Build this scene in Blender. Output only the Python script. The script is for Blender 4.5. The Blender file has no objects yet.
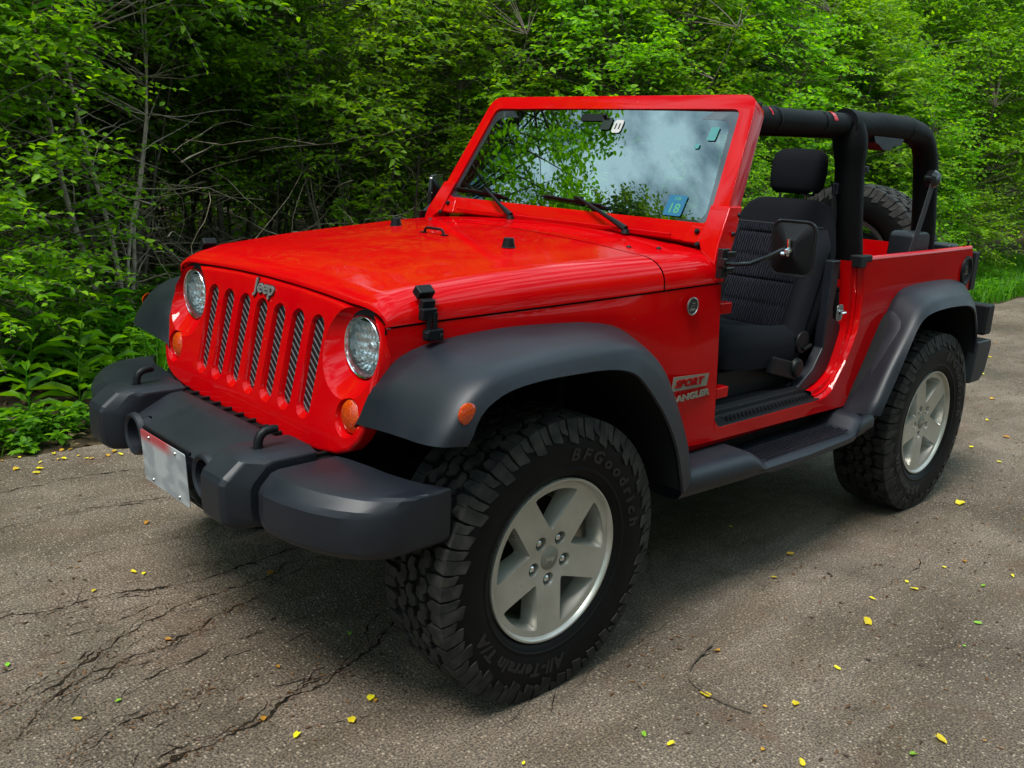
import bpy, bmesh, math, random
import numpy as np
from mathutils import Vector, Matrix, noise
from mathutils.geometry import tessellate_polygon
R = math.radians
PI = math.pi
random.seed(7)
C = bpy.data.collections.new('place')
bpy.context.scene.collection.children.link(C)
scn = bpy.context.scene

# ------------------------------------------------------------------ camera
cd = bpy.data.cameras.new('camera')
cam = bpy.data.objects.new('camera', cd)
C.objects.link(cam)
cd.sensor_fit = 'HORIZONTAL'
cd.sensor_width = 36.0
cd.lens = 920.757 / 1024 * 36.0
cd.clip_start = 0.05
cd.clip_end = 400
YAW, PITCH, ROLL = -2.338156, 0.244765, 0.0515929
f_ = Vector((math.cos(PITCH)*math.cos(YAW), math.cos(PITCH)*math.sin(YAW), -math.sin(PITCH)))
r_ = Vector((math.sin(YAW), -math.cos(YAW), 0))
u_ = r_.cross(f_)
r2 = math.cos(ROLL)*r_ + math.sin(ROLL)*u_
u2 = -math.sin(ROLL)*r_ + math.cos(ROLL)*u_
mw = Matrix(((r2.x, u2.x, -f_.x, 1.75793), (r2.y, u2.y, -f_.y, 2.469465), (r2.z, u2.z, -f_.z, 1.493729), (0, 0, 0, 1)))
cam.matrix_world = mw
scn.camera = cam

# ------------------------------------------------------------------ sky, sun, exposure
SUN_EL, SUN_AZ = 64, 10        # azimuth measured from +X towards +Y
w = bpy.data.worlds.new('World'); scn.world = w; w.use_nodes = True
nt = w.node_tree; nt.nodes.clear()
N = nt.nodes.new; L = nt.links.new
out = N('ShaderNodeOutputWorld'); bg = N('ShaderNodeBackground')
sky = N('ShaderNodeTexSky'); sky.sky_type = 'NISHITA'; sky.sun_disc = False
sky.sun_elevation = R(SUN_EL); sky.sun_rotation = R(90 - SUN_AZ)
sky.air_density = 1.0; sky.dust_density = 2.0
tc = N('ShaderNodeTexCoord')
mp = N('ShaderNodeMapping'); mp.inputs['Scale'].default_value = (1.0, 1.0, 2.2); mp.inputs['Location'].default_value = (1.7, 0.35, 0.6)
nz = N('ShaderNodeTexNoise'); nz.inputs['Scale'].default_value = 5.5; nz.inputs['Detail'].default_value = 9; nz.inputs['Roughness'].default_value = 0.55; nz.inputs['Distortion'].default_value = 0.25
cr = N('ShaderNodeValToRGB')
cr.color_ramp.elements[0].position = 0.43; cr.color_ramp.elements[0].color = (0.9, 1.9, 2.8, 1)
cr.color_ramp.elements[1].position = 0.59; cr.color_ramp.elements[1].color = (10.0, 13.0, 14.0, 1)
cf = N('ShaderNodeValToRGB')
cf.color_ramp.elements[0].position = 0.30; cf.color_ramp.elements[0].color = (0.55, 0.55, 0.55, 1)
cf.color_ramp.elements[1].position = 0.50; cf.color_ramp.elements[1].color = (1, 1, 1, 1)
nz2 = N('ShaderNodeTexNoise'); nz2.inputs['Scale'].default_value = 1.7; nz2.inputs['Detail'].default_value = 5
mx = N('ShaderNodeMixRGB')
L(tc.outputs['Generated'], mp.inputs['Vector']); L(mp.outputs['Vector'], nz.inputs['Vector']); L(mp.outputs['Vector'], nz2.inputs['Vector'])
L(nz.outputs['Fac'], cr.inputs['Fac']); L(nz2.outputs['Fac'], cf.inputs['Fac'])
L(cf.outputs['Color'], mx.inputs['Fac']); L(sky.outputs['Color'], mx.inputs['Color1']); L(cr.outputs['Color'], mx.inputs['Color2'])
L(mx.outputs['Color'], bg.inputs['Color']); bg.inputs['Strength'].default_value = 0.094
L(bg.outputs['Background'], out.inputs['Surface'])
sd = bpy.data.lights.new('sun', 'SUN'); sd.energy = 2.5; sd.angle = R(22); sd.color = (1.0, 0.96, 0.9)
sun = bpy.data.objects.new('sun', sd); C.objects.link(sun)
sdir = Vector((math.cos(R(SUN_EL))*math.cos(R(SUN_AZ)), math.cos(R(SUN_EL))*math.sin(R(SUN_AZ)), math.sin(R(SUN_EL))))
sun.rotation_euler = sdir.to_track_quat('Z', 'Y').to_euler()
scn.view_settings.view_transform = 'Standard'
scn.view_settings.look = 'None'
scn.view_settings.exposure = 0.95
scn.view_settings.gamma = 1.0
scn.render.engine = 'CYCLES'
scn.cycles.max_bounces = 8
scn.cycles.diffuse_bounces = 3
scn.cycles.transparent_max_bounces = 12

# ------------------------------------------------------------------ materials
def mat(name, col, rough=0.5, metal=0.0, coat=0.0, coat_rough=0.03, spec=0.5, bump=None, var=None, sheen=0.0):
    m = bpy.data.materials.new(name); m.use_nodes = True
    t = m.node_tree; b = t.nodes['Principled BSDF']
    b.inputs['Base Color'].default_value = (*col, 1)
    b.inputs['Roughness'].default_value = rough
    b.inputs['Metallic'].default_value = metal
    b.inputs['Specular IOR Level'].default_value = spec
    b.inputs['Coat Weight'].default_value = coat
    b.inputs['Coat Roughness'].default_value = coat_rough
    if sheen: b.inputs['Sheen Weight'].default_value = sheen
    c = t.nodes.new('ShaderNodeTexCoord')
    if bump:                       # (scale, strength, distance[, detail])
        n = t.nodes.new('ShaderNodeTexNoise'); n.inputs['Scale'].default_value = bump[0]
        n.inputs['Detail'].default_value = bump[3] if len(bump) > 3 else 3
        bn = t.nodes.new('ShaderNodeBump'); bn.inputs['Strength'].default_value = bump[1]; bn.inputs['Distance'].default_value = bump[2]
        t.links.new(c.outputs['Object'], n.inputs['Vector']); t.links.new(n.outputs['Fac'], bn.inputs['Height'])
        t.links.new(bn.outputs['Normal'], b.inputs['Normal'])
    if var:                        # (scale, other colour, lo, hi, rough spread)
        n = t.nodes.new('ShaderNodeTexNoise'); n.inputs['Scale'].default_value = var[0]; n.inputs['Detail'].default_value = 6
        rp = t.nodes.new('ShaderNodeValToRGB')
        rp.color_ramp.elements[0].position = var[2]; rp.color_ramp.elements[0].color = (*col, 1)
        rp.color_ramp.elements[1].position = var[3]; rp.color_ramp.elements[1].color = (*var[1], 1)
        t.links.new(c.outputs['Object'], n.inputs['Vector']); t.links.new(n.outputs['Fac'], rp.inputs['Fac'])
        t.links.new(rp.outputs['Color'], b.inputs['Base Color'])
        if len(var) > 4:
            mr = t.nodes.new('ShaderNodeMapRange'); mr.inputs['To Min'].default_value = max(0, rough - var[4]); mr.inputs['To Max'].default_value = rough + var[4]
            mr.inputs['From Min'].default_value = 0.3; mr.inputs['From Max'].default_value = 0.7
            t.links.new(n.outputs['Fac'], mr.inputs['Value']); t.links.new(mr.outputs['Result'], b.inputs['Roughness'])
    return m
M = {}
def add_specks(m):
    t = m.node_tree; b = t.nodes['Principled BSDF']; c = t.nodes.new('ShaderNodeTexCoord')
    v = t.nodes.new('ShaderNodeTexVoronoi'); v.inputs['Scale'].default_value = 38; t.links.new(c.outputs['Object'], v.inputs['Vector'])
    s = t.nodes.new('ShaderNodeSeparateColor'); t.links.new(v.outputs['Color'], s.inputs['Color'])
    k = t.nodes.new('ShaderNodeMath'); k.operation = 'MULTIPLY'; k.inputs[1].default_value = .075; t.links.new(s.outputs['Green'], k.inputs[0])
    l = t.nodes.new('ShaderNodeMath'); l.operation = 'LESS_THAN'; t.links.new(v.outputs['Distance'], l.inputs[0]); t.links.new(k.outputs[0], l.inputs[1])
    g = t.nodes.new('ShaderNodeMath'); g.operation = 'GREATER_THAN'; g.inputs[1].default_value = .72; t.links.new(s.outputs['Red'], g.inputs[0])
    mu = t.nodes.new('ShaderNodeMath'); mu.operation = 'MULTIPLY'; t.links.new(l.outputs[0], mu.inputs[0]); t.links.new(g.outputs[0], mu.inputs[1])
    n = t.nodes.new('ShaderNodeTexNoise'); n.inputs['Scale'].default_value = 3.5; n.inputs['Detail'].default_value = 8; n.inputs['Roughness'].default_value = .7; t.links.new(c.outputs['Object'], n.inputs['Vector'])
    rp = t.nodes.new('ShaderNodeValToRGB'); col = b.inputs['Base Color'].default_value[:3]
    rp.color_ramp.elements[0].position = .35; rp.color_ramp.elements[0].color = (col[0]*.90, col[1]*.9, col[2], 1); rp.color_ramp.elements[1].position = .70; rp.color_ramp.elements[1].color = (col[0]*1.04, .0022, .0020, 1)
    t.links.new(n.outputs['Fac'], rp.inputs['Fac'])
    mx = t.nodes.new('ShaderNodeMixRGB'); t.links.new(mu.outputs[0], mx.inputs['Fac']); t.links.new(rp.outputs['Color'], mx.inputs['Color1']); mx.inputs['Color2'].default_value = (.50, .16, .06, 1); t.links.new(mx.outputs['Color'], b.inputs['Base Color'])
    mr = t.nodes.new('ShaderNodeMapRange'); mr.inputs['From Min'].default_value = .4; mr.inputs['From Max'].default_value = .7; mr.inputs['To Min'].default_value = .025; mr.inputs['To Max'].default_value = .10; t.links.new(n.outputs['Fac'], mr.inputs['Value']); t.links.new(mr.outputs[0], b.inputs['Coat Roughness'])
M['red'] = mat('red_paint', (0.43, 0.0001, 0.0026), 0.5, 0, 0.5, 0.03, 0.0, bump=(900, 0.02, 0.0004))
add_specks(M['red'])
M['plastic'] = mat('grey_plastic', (0.0052, 0.0070, 0.0118), 0.46, spec=0.42, bump=(700, 0.22, 0.0010, 3), var=(5, (0.0082, 0.0102, 0.0150), 0.35, 0.7, 0.06))
M['black'] = mat('black_plastic', (0.004, 0.0045, 0.0055), 0.5, spec=.22, bump=(900, 0.08, 0.0005, 2))
M['under'] = mat('underbody_black', (0.006, 0.006, 0.007), 0.8, spec=0.2)
M['gloss_black'] = mat('gloss_black', (0.008, 0.008, 0.009), 0.15)
M['rubber'] = mat('tyre_rubber', (0.0020, 0.0022, 0.0024), 0.55, spec=0.16, bump=(500, 0.12, 0.0008), var=(14, (0.0042, 0.0040, 0.0036), 0.45, 0.75))
M['tread'] = mat('tread_rubber', (0.011, 0.011, 0.0105), 0.7, spec=0.25, bump=(400, 0.2, 0.001), var=(25, (0.036, 0.033, 0.028), 0.4, 0.7))
M['letter'] = mat('sidewall_lettering', (0.0031, 0.0036, 0.0040), 0.46)
M['alloy'] = mat('painted_alloy', (0.46, 0.45, 0.41), 0.32, 0.6, 0.3, 0.12, var=(9, (0.36, 0.345, 0.30), 0.4, 0.7, 0.05))
M['reflector'] = mat('lamp_reflector', (0.80, 0.82, 0.82), 0.20, 0.75)
M['chrome'] = mat('chrome', (0.75, 0.75, 0.76), 0.12, 1.0)
M['steel'] = mat('dull_steel', (0.35, 0.35, 0.34), 0.35, 1.0)
M['silver'] = mat('silver_decal', (0.20, 0.19, 0.15), 0.45, 0.3)
M['decal_red'] = mat('decal_red', (0.26, 0.001, 0.002), 0.6, spec=.1)
M['padding'] = mat('black_vinyl', (0.0035, 0.0036, 0.0042), 0.6, bump=(60, 0.35, 0.004), spec=0.13)
M['fabric'] = mat('seat_cloth', (0.006, 0.0063, 0.0085), 0.9, spec=0.10, bump=(1500, 0.3, 0.001))
M['fabric_side'] = mat('seat_bolster_cloth', (0.0075, 0.0085, 0.0115), 0.85, spec=0.12, bump=(1800, 0.25, 0.001))
M['belt'] = mat('belt_webbing', (0.014, 0.014, 0.016), 0.7, bump=(1200, 0.3, 0.001))
M['mirror_glass'] = mat('mirror_glass', (0.8, 0.8, 0.8), 0.02, 1.0)
M['carpet'] = mat('floor_carpet', (0.010, 0.010, 0.011), 0.95, spec=0.1, bump=(700, 0.5, 0.003))

def ribbed_fabric():
    m = mat('ribbed_seat_cloth', (0.012, 0.013, 0.02), 0.9, spec=0.08)
    t = m.node_tree; b = t.nodes['Principled BSDF']
    c = t.nodes.new('ShaderNodeTexCoord')
    wv = t.nodes.new('ShaderNodeTexWave'); wv.wave_type = 'BANDS'; wv.bands_direction = 'Y'
    wv.inputs['Scale'].default_value = 28; wv.inputs['Distortion'].default_value = 2.5; wv.inputs['Detail'].default_value = 1; wv.inputs['Detail Scale'].default_value = 3
    rp = t.nodes.new('ShaderNodeValToRGB'); rp.color_ramp.elements[0].position = 0.25; rp.color_ramp.elements[0].color = (0.002, 0.002, 0.003, 1)
    rp.color_ramp.elements[1].position = 0.5; rp.color_ramp.elements[1].color = (0.016, 0.017, 0.025, 1)
    bn = t.nodes.new('ShaderNodeBump'); bn.inputs['Strength'].default_value = 0.8; bn.inputs['Distance'].default_value = 0.004
    t.links.new(c.outputs['Object'], wv.inputs['Vector']); t.links.new(wv.outputs['Fac'], rp.inputs['Fac']); t.links.new(rp.outputs['Color'], b.inputs['Base Color'])
    t.links.new(wv.outputs['Fac'], bn.inputs['Height']); t.links.new(bn.outputs['Normal'], b.inputs['Normal'])
    return m
M['ribbed'] = ribbed_fabric()

def mesh_grille():
    m = mat('woven_mesh', (0.01, 0.01, 0.01), 0.4)
    t = m.node_tree; b = t.nodes['Principled BSDF']
    c = t.nodes.new('ShaderNodeTexCoord'); mp = t.nodes.new('ShaderNodeMapping'); mp.inputs['Rotation'].default_value = (R(33), 0, 0)
    wv = t.nodes.new('ShaderNodeTexWave'); wv.bands_direction = 'Z'; wv.inputs['Scale'].default_value = 19; wv.inputs['Distortion'].default_value = 0.6; wv.inputs['Detail Scale'].default_value = 30
    rp = t.nodes.new('ShaderNodeValToRGB'); rp.color_ramp.elements[0].position = 0.74; rp.color_ramp.elements[0].color = (0.003, 0.003, 0.003, 1)
    rp.color_ramp.elements[1].position = 0.90; rp.color_ramp.elements[1].color = (0.13, 0.14, 0.155, 1)
    t.links.new(c.outputs['Object'], mp.inputs['Vector']); t.links.new(mp.outputs['Vector'], wv.inputs['Vector'])
    t.links.new(wv.outputs['Fac'], rp.inputs['Fac']); t.links.new(rp.outputs['Color'], b.inputs['Base Color'])
    t.links.new(rp.outputs['Color'], b.inputs['Metallic'])
    return m
M['mesh'] = mesh_grille()

def glassmat(name, tint, ior, refl_rough=0.0, trans=0.9):
    m = bpy.data.materials.new(name); m.use_nodes = True; t = m.node_tree; t.nodes.clear()
    o = t.nodes.new('ShaderNodeOutputMaterial'); mx = t.nodes.new('ShaderNodeMixShader'); fr = t.nodes.new('ShaderNodeFresnel'); fr.inputs['IOR'].default_value = ior
    tr = t.nodes.new('ShaderNodeBsdfTransparent'); tr.inputs['Color'].default_value = (*tint, 1)
    gl = t.nodes.new('ShaderNodeBsdfGlossy'); gl.inputs['Roughness'].default_value = refl_rough; gl.inputs['Color'].default_value = (.80, .97, 1, 1) if ior > 2 else (.9, .9, .9, 1)
    t.links.new(fr.outputs['Fac'], mx.inputs['Fac']); t.links.new(tr.outputs['BSDF'], mx.inputs[1]); t.links.new(gl.outputs['BSDF'], mx.inputs[2]); t.links.new(mx.outputs['Shader'], o.inputs['Surface'])
    return m
M['windshield'] = glassmat('windshield_glass', (0.20, 0.27, 0.25), 2.7)
M['lens'] = glassmat('clear_lens', (0.92, 0.94, 0.95), 1.5)
def amber():
    m = mat('amber_lens', (0.6, 0.07, 0.004), 0.12, coat=.6)
    t = m.node_tree; b = t.nodes['Principled BSDF']
    c = t.nodes.new('ShaderNodeTexCoord'); v = t.nodes.new('ShaderNodeTexVoronoi'); v.inputs['Scale'].default_value = 170
    rp = t.nodes.new('ShaderNodeValToRGB'); rp.color_ramp.elements[0].color = (0.60, 0.075, 0.004, 1); rp.color_ramp.elements[1].color = (0.38, 0.030, 0.002, 1)
    rp.color_ramp.elements[1].position = 0.7
    bn = t.nodes.new('ShaderNodeBump'); bn.inputs['Strength'].default_value = 0.25; bn.inputs['Distance'].default_value = 0.002
    t.links.new(c.outputs['Object'], v.inputs['Vector']); t.links.new(v.outputs['Distance'], rp.inputs['Fac']); t.links.new(rp.outputs['Color'], b.inputs['Base Color'])
    t.links.new(v.outputs['Distance'], bn.inputs['Height']); t.links.new(bn.outputs['Normal'], b.inputs['Normal'])
    return m
M['amber'] = amber()
M['tail'] = mat('red_lens', (0.35, 0.008, 0.008), 0.12, coat=1.0)

def platemat():
    m = mat('plate_paint', (0.3, 0.31, 0.32), 0.4)
    t = m.node_tree; b = t.nodes['Principled BSDF']
    c = t.nodes.new('ShaderNodeTexCoord'); sx = t.nodes.new('ShaderNodeSeparateXYZ'); t.links.new(c.outputs['Generated'], sx.inputs[0])
    n = t.nodes.new('ShaderNodeTexNoise'); n.inputs['Scale'].default_value = 5.5; n.inputs['Detail'].default_value = 0; t.links.new(c.outputs['Generated'], n.inputs['Vector'])
    rp = t.nodes.new('ShaderNodeValToRGB'); rp.color_ramp.elements[0].position = 0.35; rp.color_ramp.elements[0].color = (0.22, 0.235, 0.25, 1)
    rp.color_ramp.elements[1].position = 0.62; rp.color_ramp.elements[1].color = (0.33, 0.345, 0.35, 1); t.links.new(n.outputs['Fac'], rp.inputs['Fac'])
    g = t.nodes.new('ShaderNodeMapRange'); g.interpolation_type = 'SMOOTHSTEP'; g.inputs['From Min'].default_value = 0.72; g.inputs['From Max'].default_value = 0.92
    t.links.new(sx.outputs['Z'], g.inputs['Value'])
    h = t.nodes.new('ShaderNodeMapRange'); h.interpolation_type = 'SMOOTHSTEP'; h.inputs['From Min'].default_value = 0.78; h.inputs['From Max'].default_value = 0.55
    t.links.new(sx.outputs['Y'], h.inputs['Value'])
    mu = t.nodes.new('ShaderNodeMath'); mu.operation = 'MULTIPLY'; t.links.new(g.outputs[0], mu.inputs[0]); t.links.new(h.outputs[0], mu.inputs[1])
    mx = t.nodes.new('ShaderNodeMixRGB'); t.links.new(mu.outputs[0], mx.inputs['Fac']); t.links.new(rp.outputs['Color'], mx.inputs['Color1']); mx.inputs['Color2'].default_value = (0.36, 0.05, 0.06, 1)
    t.links.new(mx.outputs['Color'], b.inputs['Base Color'])
    return m
M['plate'] = platemat()

# ------------------------------------------------------------------ helpers
def obj(name, verts, faces, m, parent=None, smooth=True, angle=35, bevel=0, seg=2, mats=None, midx=None, solid=0):
    me = bpy.data.meshes.new(name)
    me.from_pydata([tuple(v) for v in verts], [], faces)
    me.update()
    if mats:
        for q in mats: me.materials.append(q)
        if midx is not None: me.polygons.foreach_set('material_index', midx)
    else: me.materials.append(m)
    return finish(name, me, parent, smooth, angle, bevel, seg, solid)
def finish(name, me, parent=None, smooth=True, angle=35, bevel=0, seg=2, solid=0):
    bm = bmesh.new(); bm.from_mesh(me); bmesh.ops.remove_doubles(bm, verts=bm.verts, dist=1e-5)
    bmesh.ops.recalc_face_normals(bm, faces=bm.faces); bm.to_mesh(me); bm.free()
    if smooth:
        me.polygons.foreach_set('use_smooth', [True]*len(me.polygons))
        me.set_sharp_from_angle(angle=R(angle))
    o = bpy.data.objects.new(name, me); C.objects.link(o)
    if parent: o.parent = parent
    if solid:
        s = o.modifiers.new('s', 'SOLIDIFY'); s.thickness = solid; s.offset = -1
    if bevel:
        b = o.modifiers.new('b', 'BEVEL'); b.width = bevel; b.segments = seg; b.limit_method = 'ANGLE'; b.angle_limit = R(30); b.harden_normals = True
    return o
class MB:
    def __init__(s): s.v = []; s.f = []; s.m = []; s.cur = 0
    def add(s, v, f):
        k = len(s.v); s.v += [tuple(q) for q in v]; s.f += [tuple(i+k for i in q) for q in f]; s.m += [s.cur]*len(f); return s
    def box(s, c, d, rot=None):
        v = [Vector((x*d[0]/2, y*d[1]/2, z*d[2]/2)) for x in (-1, 1) for y in (-1, 1) for z in (-1, 1)]
        if rot is not None: v = [rot @ q for q in v]
        v = [q+Vector(c) for q in v]
        return s.add(v, [(0, 1, 3, 2), (4, 6, 7, 5), (0, 4, 5, 1), (2, 3, 7, 6), (0, 2, 6, 4), (1, 5, 7, 3)])
    def loft(s, rings, closed=True, caps=True):
        n = len(rings[0]); v = [q for r in rings for q in r]; f = []
        for i in range(len(rings)-1):
            for j in range(n if closed else n-1):
                a = i*n+j; b = i*n+(j+1) % n
                f.append((a, b, b+n, a+n))
        if caps and closed:
            f.append(tuple(range(n))[::-1]); f.append(tuple(range((len(rings)-1)*n, len(rings)*n)))
        return s.add(v, f)
    def prism(s, poly, axis, a, b):
        def P(u, w_, t):
            return (t, u, w_) if axis == 'x' else (u, t, w_) if axis == 'y' else (u, w_, t)
        return s.loft([[P(u, w_, a) for u, w_ in poly], [P(u, w_, b) for u, w_ in poly]])
    def tube(s, pts, rad, n=12, caps=True):
        pts = [Vector(p) for p in pts]; rad = [float(q) for q in rad] if isinstance(rad, (list, tuple)) else [float(rad)]*len(pts)
        rings = []; up = None
        for i, p in enumerate(pts):
            t = (pts[min(i+1, len(pts)-1)] - pts[max(i-1, 0)]).normalized()
            if up is None:
                up = Vector((0, 0, 1)) if abs(t.z) < 0.9 else Vector((1, 0, 0))
            a = t.cross(up).normalized(); up = a.cross(t).normalized()
            rings.append([p + rad[i]*(math.cos(2*PI*k/n)*a + math.sin(2*PI*k/n)*up) for k in range(n)])
        return s.loft(rings, caps=caps)
    def lathe(s, prof, c, axis='y', n=48, caps=False, sgn=1):
        rings = []
        for (r, h) in prof:
            ring = []
            for k in range(n):
                a = 2*PI*k/n; u, w_ = r*math.cos(a), r*math.sin(a)
                ring.append({'y': (c[0]+u, c[1]+sgn*h, c[2]+w_), 'x': (c[0]+sgn*h, c[1]+u, c[2]+w_), 'z': (c[0]+u, c[1]+w_, c[2]+sgn*h)}[axis])
            rings.append(ring)
        return s.loft(rings, caps=caps)
    def build(s, name, m, parent=None, **k):
        if isinstance(m, list): return obj(name, s.v, s.f, None, parent, mats=m, midx=s.m, **k)
        return obj(name, s.v, s.f, m, parent, **k)
def interp(x, xs, ys): return float(np.interp(x, xs, ys))
def curve(pts, n, smooth=True):
    """resample a polyline by arc length, after Catmull-Rom smoothing"""
    P = [Vector(p) for p in pts]
    if smooth:
        Q = []
        for i in range(len(P)-1):
            p0 = P[max(i-1, 0)]; p1 = P[i]; p2 = P[i+1]; p3 = P[min(i+2, len(P)-1)]
            for k in range(8):
                t = k/8
                Q.append(0.5*((2*p1)+(p2-p0)*t+(2*p0-5*p1+4*p2-p3)*t*t+(3*p1-p0-3*p2+p3)*t**3))
        Q.append(P[-1]); P = Q
    d = [0]
    for i in range(1, len(P)): d.append(d[-1]+(P[i]-P[i-1]).length)
    out = []
    for k in range(n):
        t = d[-1]*k/(n-1)
        out.append(Vector(tuple(float(np.interp(t, d, [p[j] for p in P])) for j in range(len(P[0])))))
    return out
def rrect(w_, h, r, n=4):
    p = []
    for cx, cy, a0 in ((w_/2-r, h/2-r, 0), (-w_/2+r, h/2-r, 90), (-w_/2+r, -h/2+r, 180), (w_/2-r, -h/2+r, 270)):
        for k in range(n+1):
            a = R(a0+90*k/n); p.append((cx+r*math.cos(a), cy+r*math.sin(a)))
    return p
def round_poly(poly, r, n=4):
    out = []; k = len(poly)
    for i in range(k):
        p = Vector(poly[i]); a = Vector(poly[i-1])-p; b = Vector(poly[(i+1) % k])-p
        rr = r[i] if isinstance(r, (list, tuple)) else r
        d = min(rr, a.length*0.45, b.length*0.45)
        if d < 1e-5: out.append(tuple(p)); continue
        s_ = p+a.normalized()*d; e = p+b.normalized()*d
        for j in range(n+1):
            t = j/n; out.append(tuple((1-t)**2*s_+2*t*(1-t)*p+t*t*e))
    return out
def face_to(o, d):
    d = Vector(d); me = o.data
    if sum((q.normal.dot(d) for q in me.polygons)) < 0: me.flip_normals()
    return o
def boolean(o, cutters, op='DIFFERENCE'):
    for c_ in cutters:
        m_ = o.modifiers.new('x', 'BOOLEAN'); m_.object = c_; m_.operation = op; m_.solver = 'EXACT'
    dg = bpy.context.evaluated_depsgraph_get(); dg.update()
    me = bpy.data.meshes.new_from_object(o.evaluated_get(dg))
    o.modifiers.clear(); old = o.data; o.data = me
    for c_ in cutters: bpy.data.objects.remove(c_, do_unlink=True)
    me.polygons.foreach_set('use_smooth', [True]*len(me.polygons)); me.set_sharp_from_angle(angle=R(30))
    return o
def text_mesh(s, size, extr=0.002, bold=0.0, shear=0.0, align='CENTER', space=1.0):
    cu = bpy.data.curves.new('t', 'FONT'); cu.body = s; cu.size = size; cu.extrude = extr; cu.offset = bold; cu.shear = shear
    cu.align_x = align; cu.align_y = 'CENTER'; cu.space_character = space; cu.resolution_u = 3
    o = bpy.data.objects.new('t', cu); C.objects.link(o)
    dg = bpy.context.evaluated_depsgraph_get(); dg.update()
    me = bpy.data.meshes.new_from_object(o.evaluated_get(dg))
    v = [tuple(q.co) for q in me.vertices]; f = [tuple(q.vertices) for q in me.polygons]
    bpy.data.objects.remove(o, do_unlink=True); bpy.data.meshes.remove(me); bpy.data.curves.remove(cu)
    return v, f
def tag(o, label=None, cat=None, group=None, kind=None):
    if label: o['label'] = label
    if cat: o['category'] = cat
    if group: o['group'] = group
    if kind: o['kind'] = kind
    return o
def empty(name, loc=(0, 0, 0), rz=0):
    o = bpy.data.objects.new(name, None); C.objects.link(o); o.location = loc; o.rotation_euler = (0, 0, rz); o.empty_display_size = 0.2; return o
# ================================================================== the car (front towards +X, driver's side +Y)
car = empty('off_road_car')
tag(car, 'bright red open-top two-door off-road car with doors removed, parked on the road', 'car')
def yb(x): return interp(x, [-3, -.8, -.53, -.25, .40, .46], [.77, .77, .745, .69, .60, .60])
def seam(x): return interp(x, [-.81, -.54, -.366, -.147, .06, .249, .42], [1.120, 1.107, 1.094, 1.080, 1.070, 1.060, 1.049])
def topz(x): return interp(x, [-.82, -.56, -.2, .0, .1, .2, .28, .34, .38, .405, .418], [1.248, 1.237, 1.215, 1.200, 1.190, 1.178, 1.166, 1.153, 1.141, 1.127, 1.114])
def topz(x, f0=topz): return f0(x+.014 if x > .30 else x)

def sect(x, off=0.0, n=9):
    """half cross-section of hood or cowl, from the side seam to the centre line"""
    a = yb(x)+.002-off; zs = seam(x)+.003; zt = topz(x)-off; ze = zt-interp(x, [-.8, .2, .418], [.030, .026, .014])
    ry = interp(x, [-.8, -.4, .3, .418], [.125, .13, .13, .16]); p = []
    for k in range(n+1):
        th = PI/2*k/n
        p.append((x, a-ry+ry*max(0, math.cos(th))**(2/2.5), zs+(ze-zs)*math.sin(th)**(2/2.5)))
    for k in range(1, 9):
        y = (a-ry)*(1-k/8); p.append((x, y, zt-(zt-ze)*(y/(a-ry))**2))
    return p
def full(x, off=0.0):
    h = sect(x, off); return h + [(p[0], -p[1], p[2]) for p in h[-2::-1]]

# --- body: tub, cowl and side panels
b = MB()
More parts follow.
